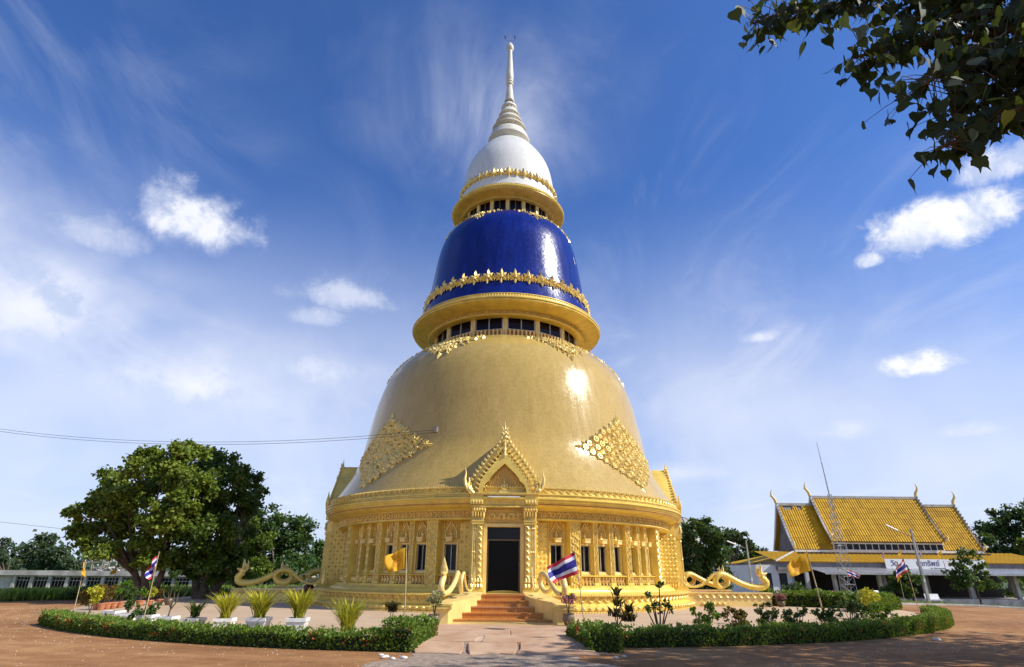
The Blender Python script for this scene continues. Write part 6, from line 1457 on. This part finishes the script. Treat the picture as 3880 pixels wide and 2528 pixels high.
random.seed(31)
P = gd(332, 1394)
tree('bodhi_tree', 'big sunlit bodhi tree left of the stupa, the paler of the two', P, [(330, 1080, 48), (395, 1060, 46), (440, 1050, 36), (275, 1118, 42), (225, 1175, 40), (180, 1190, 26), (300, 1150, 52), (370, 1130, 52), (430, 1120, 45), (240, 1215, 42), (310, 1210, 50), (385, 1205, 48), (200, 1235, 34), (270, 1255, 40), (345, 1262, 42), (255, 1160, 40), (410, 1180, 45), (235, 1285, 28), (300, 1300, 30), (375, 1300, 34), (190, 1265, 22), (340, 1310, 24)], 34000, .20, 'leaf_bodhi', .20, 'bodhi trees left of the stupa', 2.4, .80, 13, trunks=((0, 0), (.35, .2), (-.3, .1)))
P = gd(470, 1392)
tree('bodhi_tree', 'dark shaded bodhi tree with several grey trunks close left of the stupa', P, [(470, 1068, 42), (520, 1080, 34), (440, 1110, 50), (500, 1125, 54), (555, 1100, 30), (585, 1120, 26), (460, 1170, 58), (530, 1180, 55), (575, 1170, 36), (440, 1235, 52), (500, 1240, 58), (560, 1240, 44), (430, 1290, 36), (480, 1300, 44), (540, 1300, 40), (410, 1320, 22), (590, 1150, 26), (510, 1335, 28), (455, 1330, 26), (565, 1345, 24)], 34000, .19, 'leaf_bodhi', .24, 'bodhi trees left of the stupa', 2.4, .33, 14, trunks=((0, 0), (.42, .1), (-.35, .15)))  # leaf tone kept well below its twin's: stupa shade put into the colour
FT = 'trees beyond the grounds'
tree('evergreen_tree', 'dense dark tree just left of the stupa, behind the bamboo scaffold', aty(*dd(640, 1392), 40) * [1, 1, 0] + [0, 0, -1.2], [(620, 1210, 42), (665, 1225, 45), (700, 1235, 36), (640, 1265, 52), (690, 1280, 50), (620, 1310, 45), (670, 1330, 45), (720, 1320, 35), (590, 1260, 40)], 15000, .34, 'leaf_dark', .35, FT, 3, .55)
tree('evergreen_tree', 'dark pointed tree touching the left edge of the stupa wall', aty(*dd(745, 1392), 50) * [1, 1, 0] + [0, 0, -1.2], [(745, 1275, 26), (760, 1300, 28), (735, 1315, 32), (765, 1335, 28), (740, 1360, 34), (700, 1365, 34)], 9000, .34, 'leaf_dark', .3, FT, 2, .6)
tree('broadleaf_tree', 'light green tree behind the shed, left of the dark dense one', aty(*dd(600, 1392), 36) * [1, 1, 0] + [0, 0, -1.2], [(590, 1215, 30), (605, 1260, 32), (570, 1290, 36), (600, 1325, 34), (560, 1340, 28)], 7000, .30, 'leaf_bodhi', .25, FT, 2, .55)
tree('round_tree', 'pale rounded tree at the far left beyond the concrete building', aty(*dd(105, 1390), 90) * [1, 1, 0] + [0, 0, -1.2], [(110, 1258, 24), (85, 1280, 26), (125, 1285, 28), (70, 1305, 26), (150, 1300, 22), (110, 1318, 34), (170, 1318, 22)], 7000, .5, 'leaf_far', .4, FT, 4, .6)
tree('wispy_tree', 'half-bare tree at the left edge of the picture', aty(*dd(5, 1390), 70) * [1, 1, 0] + [0, 0, -1.2], [(0, 1262, 20), (20, 1285, 24), (-15, 1290, 26), (25, 1312, 24), (5, 1318, 26)], 2600, .36, 'leaf_far', .3, FT, 3, .5)
tree('evergreen_tree', 'dense dark green tree just right of the stupa', aty(*dd(1625, 1392), 22) * [1, 1, 0] + [0, 0, -.8], [(1630, 1222, 26), (1610, 1240, 30), (1650, 1245, 32), (1600, 1275, 36), (1645, 1280, 42), (1680, 1275, 22), (1610, 1315, 40), (1655, 1320, 42), (1615, 1352, 36), (1665, 1355, 36), (1600, 1365, 26)], 17000, .26, 'leaf_dark', .25, FT, 2, .45)
tree('feathery_tree', 'lighter feathery tree behind the lamp post between stupa and hall', aty(*dd(1715, 1392), 45) * [1, 1, 0] + [0, 0, -1.1], [(1700, 1245, 18), (1722, 1250, 16), (1690, 1262, 14), (1735, 1262, 10)], 2200, .34, 'leaf_far', .2, FT, 2, .5)
tree('round_tree', 'dark rounded tree left of the hall gable', aty(*dd(1740, 1392), 50) * [1, 1, 0] + [0, 0, -1.1], [(1735, 1285, 26), (1715, 1300, 26), (1755, 1300, 24), (1775, 1290, 18), (1720, 1325, 30), (1760, 1322, 28), (1785, 1305, 14)], 8000, .36, 'leaf_dark', .3, FT, 3, .5)
tree('spreading_tree', 'dark spreading tree at the right edge behind the hall', aty(*dd(2350, 1380), 62) * [1, 1, 0] + [0, 0, -1.2], [(2300, 1225, 26), (2335, 1200, 26), (2375, 1195, 30), (2320, 1245, 34), (2365, 1240, 36), (2290, 1255, 20), (2345, 1285, 40), (2390, 1280, 40), (2310, 1290, 30), (2370, 1320, 36)], 12000, .42, 'leaf_dark', .4, FT, 4, .5)
tree('spreading_tree', 'light edged tree at the right border in front of the hall end', aty(*dd(2390, 1390), 34) * [1, 1, 0] + [0, 0, -1.0], [(2385, 1270, 18), (2395, 1300, 22), (2380, 1330, 20)], 3000, .28, 'leaf_garden', .2, FT, 1, .5)
tree('young_tree', 'slender young tree with open foliage in front of the right half of the hall', aty(*c5(2085, 940), 12) * [1, 1, 0] + [0, 0, terrain(31.5, 12)], [(2245, 1283, 17), (2230, 1305, 20), (2265, 1310, 20), (2240, 1335, 26), (2280, 1335, 20), (2215, 1335, 16), (2260, 1355, 24), (2295, 1358, 18), (2230, 1360, 18)], 2300, .20, 'leaf_garden', .06, 'young trees before the hall', .6, .45, nsub=10)
tree('young_tree', 'small leafy tree behind the round green bush by the lamp post', aty(*c5(1630, 930), 14) * [1, 1, 0] + [0, 0, terrain(28, 14)], [(2100, 1325, 14), (2085, 1345, 20), (2120, 1345, 20), (2075, 1365, 20), (2105, 1370, 24), (2060, 1378, 14)], 2600, .19, 'leaf_garden', .06, 'young trees before the hall', .6, .4, nsub=10)
# undergrowth along the left building
for i, (x, y, w, lb) in enumerate([(425, 1350, 1.6, 'climbing bush against the concrete building, below the yellow flags'), (500, 1352, 1.2, 'green bush against the concrete building, left of the striped flag'), (290, 1368, 1.0, 'low weeds at the foot of the concrete building')]):
    c = aty(*dd(x * .72 + (0 if i < 2 else 20), y), 41.0); t = thing('wall_bush', lb, 'bush', (c[0], 41.0, -1.2), 0, 'bushes against the concrete building'); bushy(t, (0, 0, .8 if i < 2 else .5), w, .9 if i < 2 else .55, 1400, .2, 'leaf_lime', .45, shell=.2)
# tall grass on the left lawn, a dark strip of bushes and the far wood
def grass(name, label, n, f, hmin, hmax, mat):
    P = scat(n, f); D = runit(n) * .45 + np.array([0, 0, 1.0]); V, k = leaves(P, D, runit(n) * [1, 1, .1], RNG.uniform(hmin, hmax, n), 'blade'); o = link(name, fastmesh(name, V, k, mat, np.clip(RNG.normal(.55, .22, n), 0, 1))); tag(o, label, 'grass', kind='stuff')
def fg():
    u = random.random(); x = e0[0] - 25 + (e1[0] + 12 - e0[0] + 25) * u; y0 = np.interp(x, [e0[0], e1[0]], [e0[1], e1[1]]) + 1.5; y = y0 + random.expovariate(1 / 9.0)
    if y > 40 or hypot(x, y) < 20.5: return None
    return onterr(x, y, -.02)
grass('tall_grass', 'tall bright grass on the lawn behind the left row of pots', 26000, fg, .30, .75, 'grass_blade')
def fg2():
    x = random.uniform(18, 60); y = random.uniform(4.5, 9) + (x - 18) * .13 + random.expovariate(.25); return onterr(x, y, -.01)
grass('verge_grass', 'short grass along the kerb in front of the hall', 9000, fg2, .08, .22, 'grass_blade')
def fwood():
    a = radians(random.uniform(-70, 70)); r = random.uniform(150, 230); return (r * sin(a), r * cos(a) - 34, -1.2 + abs(random.gauss(0, 2.6)) + random.uniform(0, 3))
P = scat(16000, fwood); V, k = leaves(P, runit(len(P)), runit(len(P)), RNG.uniform(.9, 2.0, len(P)), 'diamond'); o = link('distant_wood', fastmesh('distant_wood', V, k, 'leaf_far', np.clip(RNG.normal(.4, .2, len(P)), 0, 1))); tag(o, 'distant strip of woodland on the horizon', 'woodland', kind='stuff')

# ================================================================== overhanging bodhi branches, upper right (tree stands out of frame to the right)
TB = np.array([15.5, -26.0, terrain(15.5, -26.0)])
OT = thing('overhanging_tree', 'dark heart-leaved bodhi branches hanging into the upper right corner', 'tree', tuple(TB))
mb = MB(); mb.tube([(0, 0, -.2), (.1, 0, .4), (.0, .1, 2.2), (-.2, .1, 4.2)], [.75, .55, .46, .42], 12); mb.build('trunk', 'bark', OT, 60)
BR = [([(2600, -60), (2380, -30), (2200, -22), (2040, -5), (1900, 18), (1800, 38), (1750, 55)], 6.6, 5.6, 36), ([(2600, 60), (2400, 62), (2280, 80), (2150, 100), (2060, 115), (1985, 135)], 6.4, 5.4, 44), ([(2600, 130), (2420, 130), (2300, 150), (2200, 165), (2140, 200)], 6.0, 5.2, 50), ([(2600, 190), (2430, 190), (2330, 200), (2250, 235), (2215, 270)], 6.2, 5.3, 46), ([(2600, 210), (2440, 225), (2370, 250), (2300, 290), (2230, 325), (2175, 348)], 5.6, 5.0, 32), ([(2600, 0), (2420, 10), (2300, 30), (2160, 40), (2080, 60)], 6.5, 6.0, 46), ([(2600, 90), (2450, 100), (2360, 115), (2300, 130)], 5.8, 5.6, 56)]
def p3(x, y, d): return CAM + rayd(x, y) * d
random.seed(17); LP = []; LD = []; tw = MB()
hub = np.array([-2.0, -.6, 4.6])
for pts, d0, d1, jit in BR:
    W_ = [p3(x, y, d0 + (d1 - d0) * i / (len(pts) - 1)) - TB for i, (x, y) in enumerate(pts)]
    tw.tube([(-.2, .1, 4.0), tuple(hub + np.array([0, 0, .3])), tuple(W_[0] * .5 + hub * .5)] + [tuple(w) for w in W_], [.16, .10, .06] + [.035 - .026 * i / (len(W_) - 1) for i in range(len(W_))], 6)
    seg = [np.linalg.norm(W_[i + 1] - W_[i]) for i in range(len(W_) - 1)]
    for i in range(len(W_) - 1):
        m = max(6, int(seg[i] * 150))
        for _ in range(m):
            u = random.random(); b = W_[i] * (1 - u) + W_[i + 1] * u; off = np.array([random.gauss(0, 1), random.gauss(0, 1), random.gauss(-.05, .7)]) * jit / 1319 * 5.6 * .72
            LP.append(b + off); LD.append(off)
            if random.random() < .8: tw.tube([tuple(b), tuple(b + off * .6 + np.array([0, 0, .02])), tuple(b + off)], [.005, .003, .002], 3)
tag(tw.build('twigs', 'twig', OT, 60))
LP = np.array(LP); LD = np.array(LD); nL = len(LP); order = RNG.permutation(nL)
# three hundred leaves one by one, the rest as one mass
LM = []
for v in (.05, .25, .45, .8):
    V, k = leaves(np.zeros((1, 3)), np.array([[0, 0, -1.0]]), np.array([[0, -1.0, 0]]), np.array([1.0]), 'heart'); LM.append(fastmesh('leaf', V, k, 'leaf_shade' if v < .6 else 'leaf_bodhi', np.array([v])))  # the few leaf_bodhi copies stand in for leaves glowing in sun
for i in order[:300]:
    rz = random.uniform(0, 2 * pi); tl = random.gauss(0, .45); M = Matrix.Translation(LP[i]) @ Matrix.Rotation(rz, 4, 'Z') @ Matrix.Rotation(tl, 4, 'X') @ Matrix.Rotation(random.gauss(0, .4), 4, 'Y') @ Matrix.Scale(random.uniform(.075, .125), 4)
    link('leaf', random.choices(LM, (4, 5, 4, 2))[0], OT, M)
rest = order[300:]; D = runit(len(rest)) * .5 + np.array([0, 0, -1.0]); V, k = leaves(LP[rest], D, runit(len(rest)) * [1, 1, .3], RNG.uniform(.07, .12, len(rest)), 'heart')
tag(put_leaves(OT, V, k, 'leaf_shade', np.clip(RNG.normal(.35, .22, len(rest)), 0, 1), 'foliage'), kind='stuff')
# the rest of its crown, beyond the frame
def inframe(Pw, mg=1.04):
    c = (Pw - CAM) @ CM; dpt = -c[:, 2]; px = FPX * c[:, 0] / np.maximum(dpt, .01); py = FPX * c[:, 1] / np.maximum(dpt, .01)
    return (dpt > 0) & (np.abs(px) < 1940 * mg + 60) & (np.abs(py) < 1264 * mg + 60)
cl = []; limb = MB()
for _ in range(60):
    v = runit(1)[0]; c = np.array([17.5, -23.5, 9.0]) + v * np.array([8.5, 8.0, 3.6]) * random.uniform(.35, 1); cl.append(c)
for c in cl[::3]:
    if not inframe(c[None])[0]: limb.tube([(-.2, .1, 4.1), tuple((c - TB) * .5 + np.array([0, 0, .8])), tuple(c - TB)], [.2, .12, .03], 6)
limb.build('limbs', 'bark', OT, 60)
cl = np.array(cl); idx = RNG.integers(0, len(cl), 15000); Pw = cl[idx] + RNG.normal(0, 1, (15000, 3)) * [1.0, 1.0, .7]; Pw = Pw[~inframe(Pw, 1.08)]
V, k = leaves(Pw - TB, runit(len(Pw)) * .6 + np.array([0, 0, -.8]), runit(len(Pw)), RNG.uniform(.14, .30, len(Pw)), 'heart'); tag(put_leaves(OT, V, k, 'leaf_dark', np.clip(RNG.normal(.4, .2, len(Pw)), 0, 1), 'outer_crown'), kind='stuff')
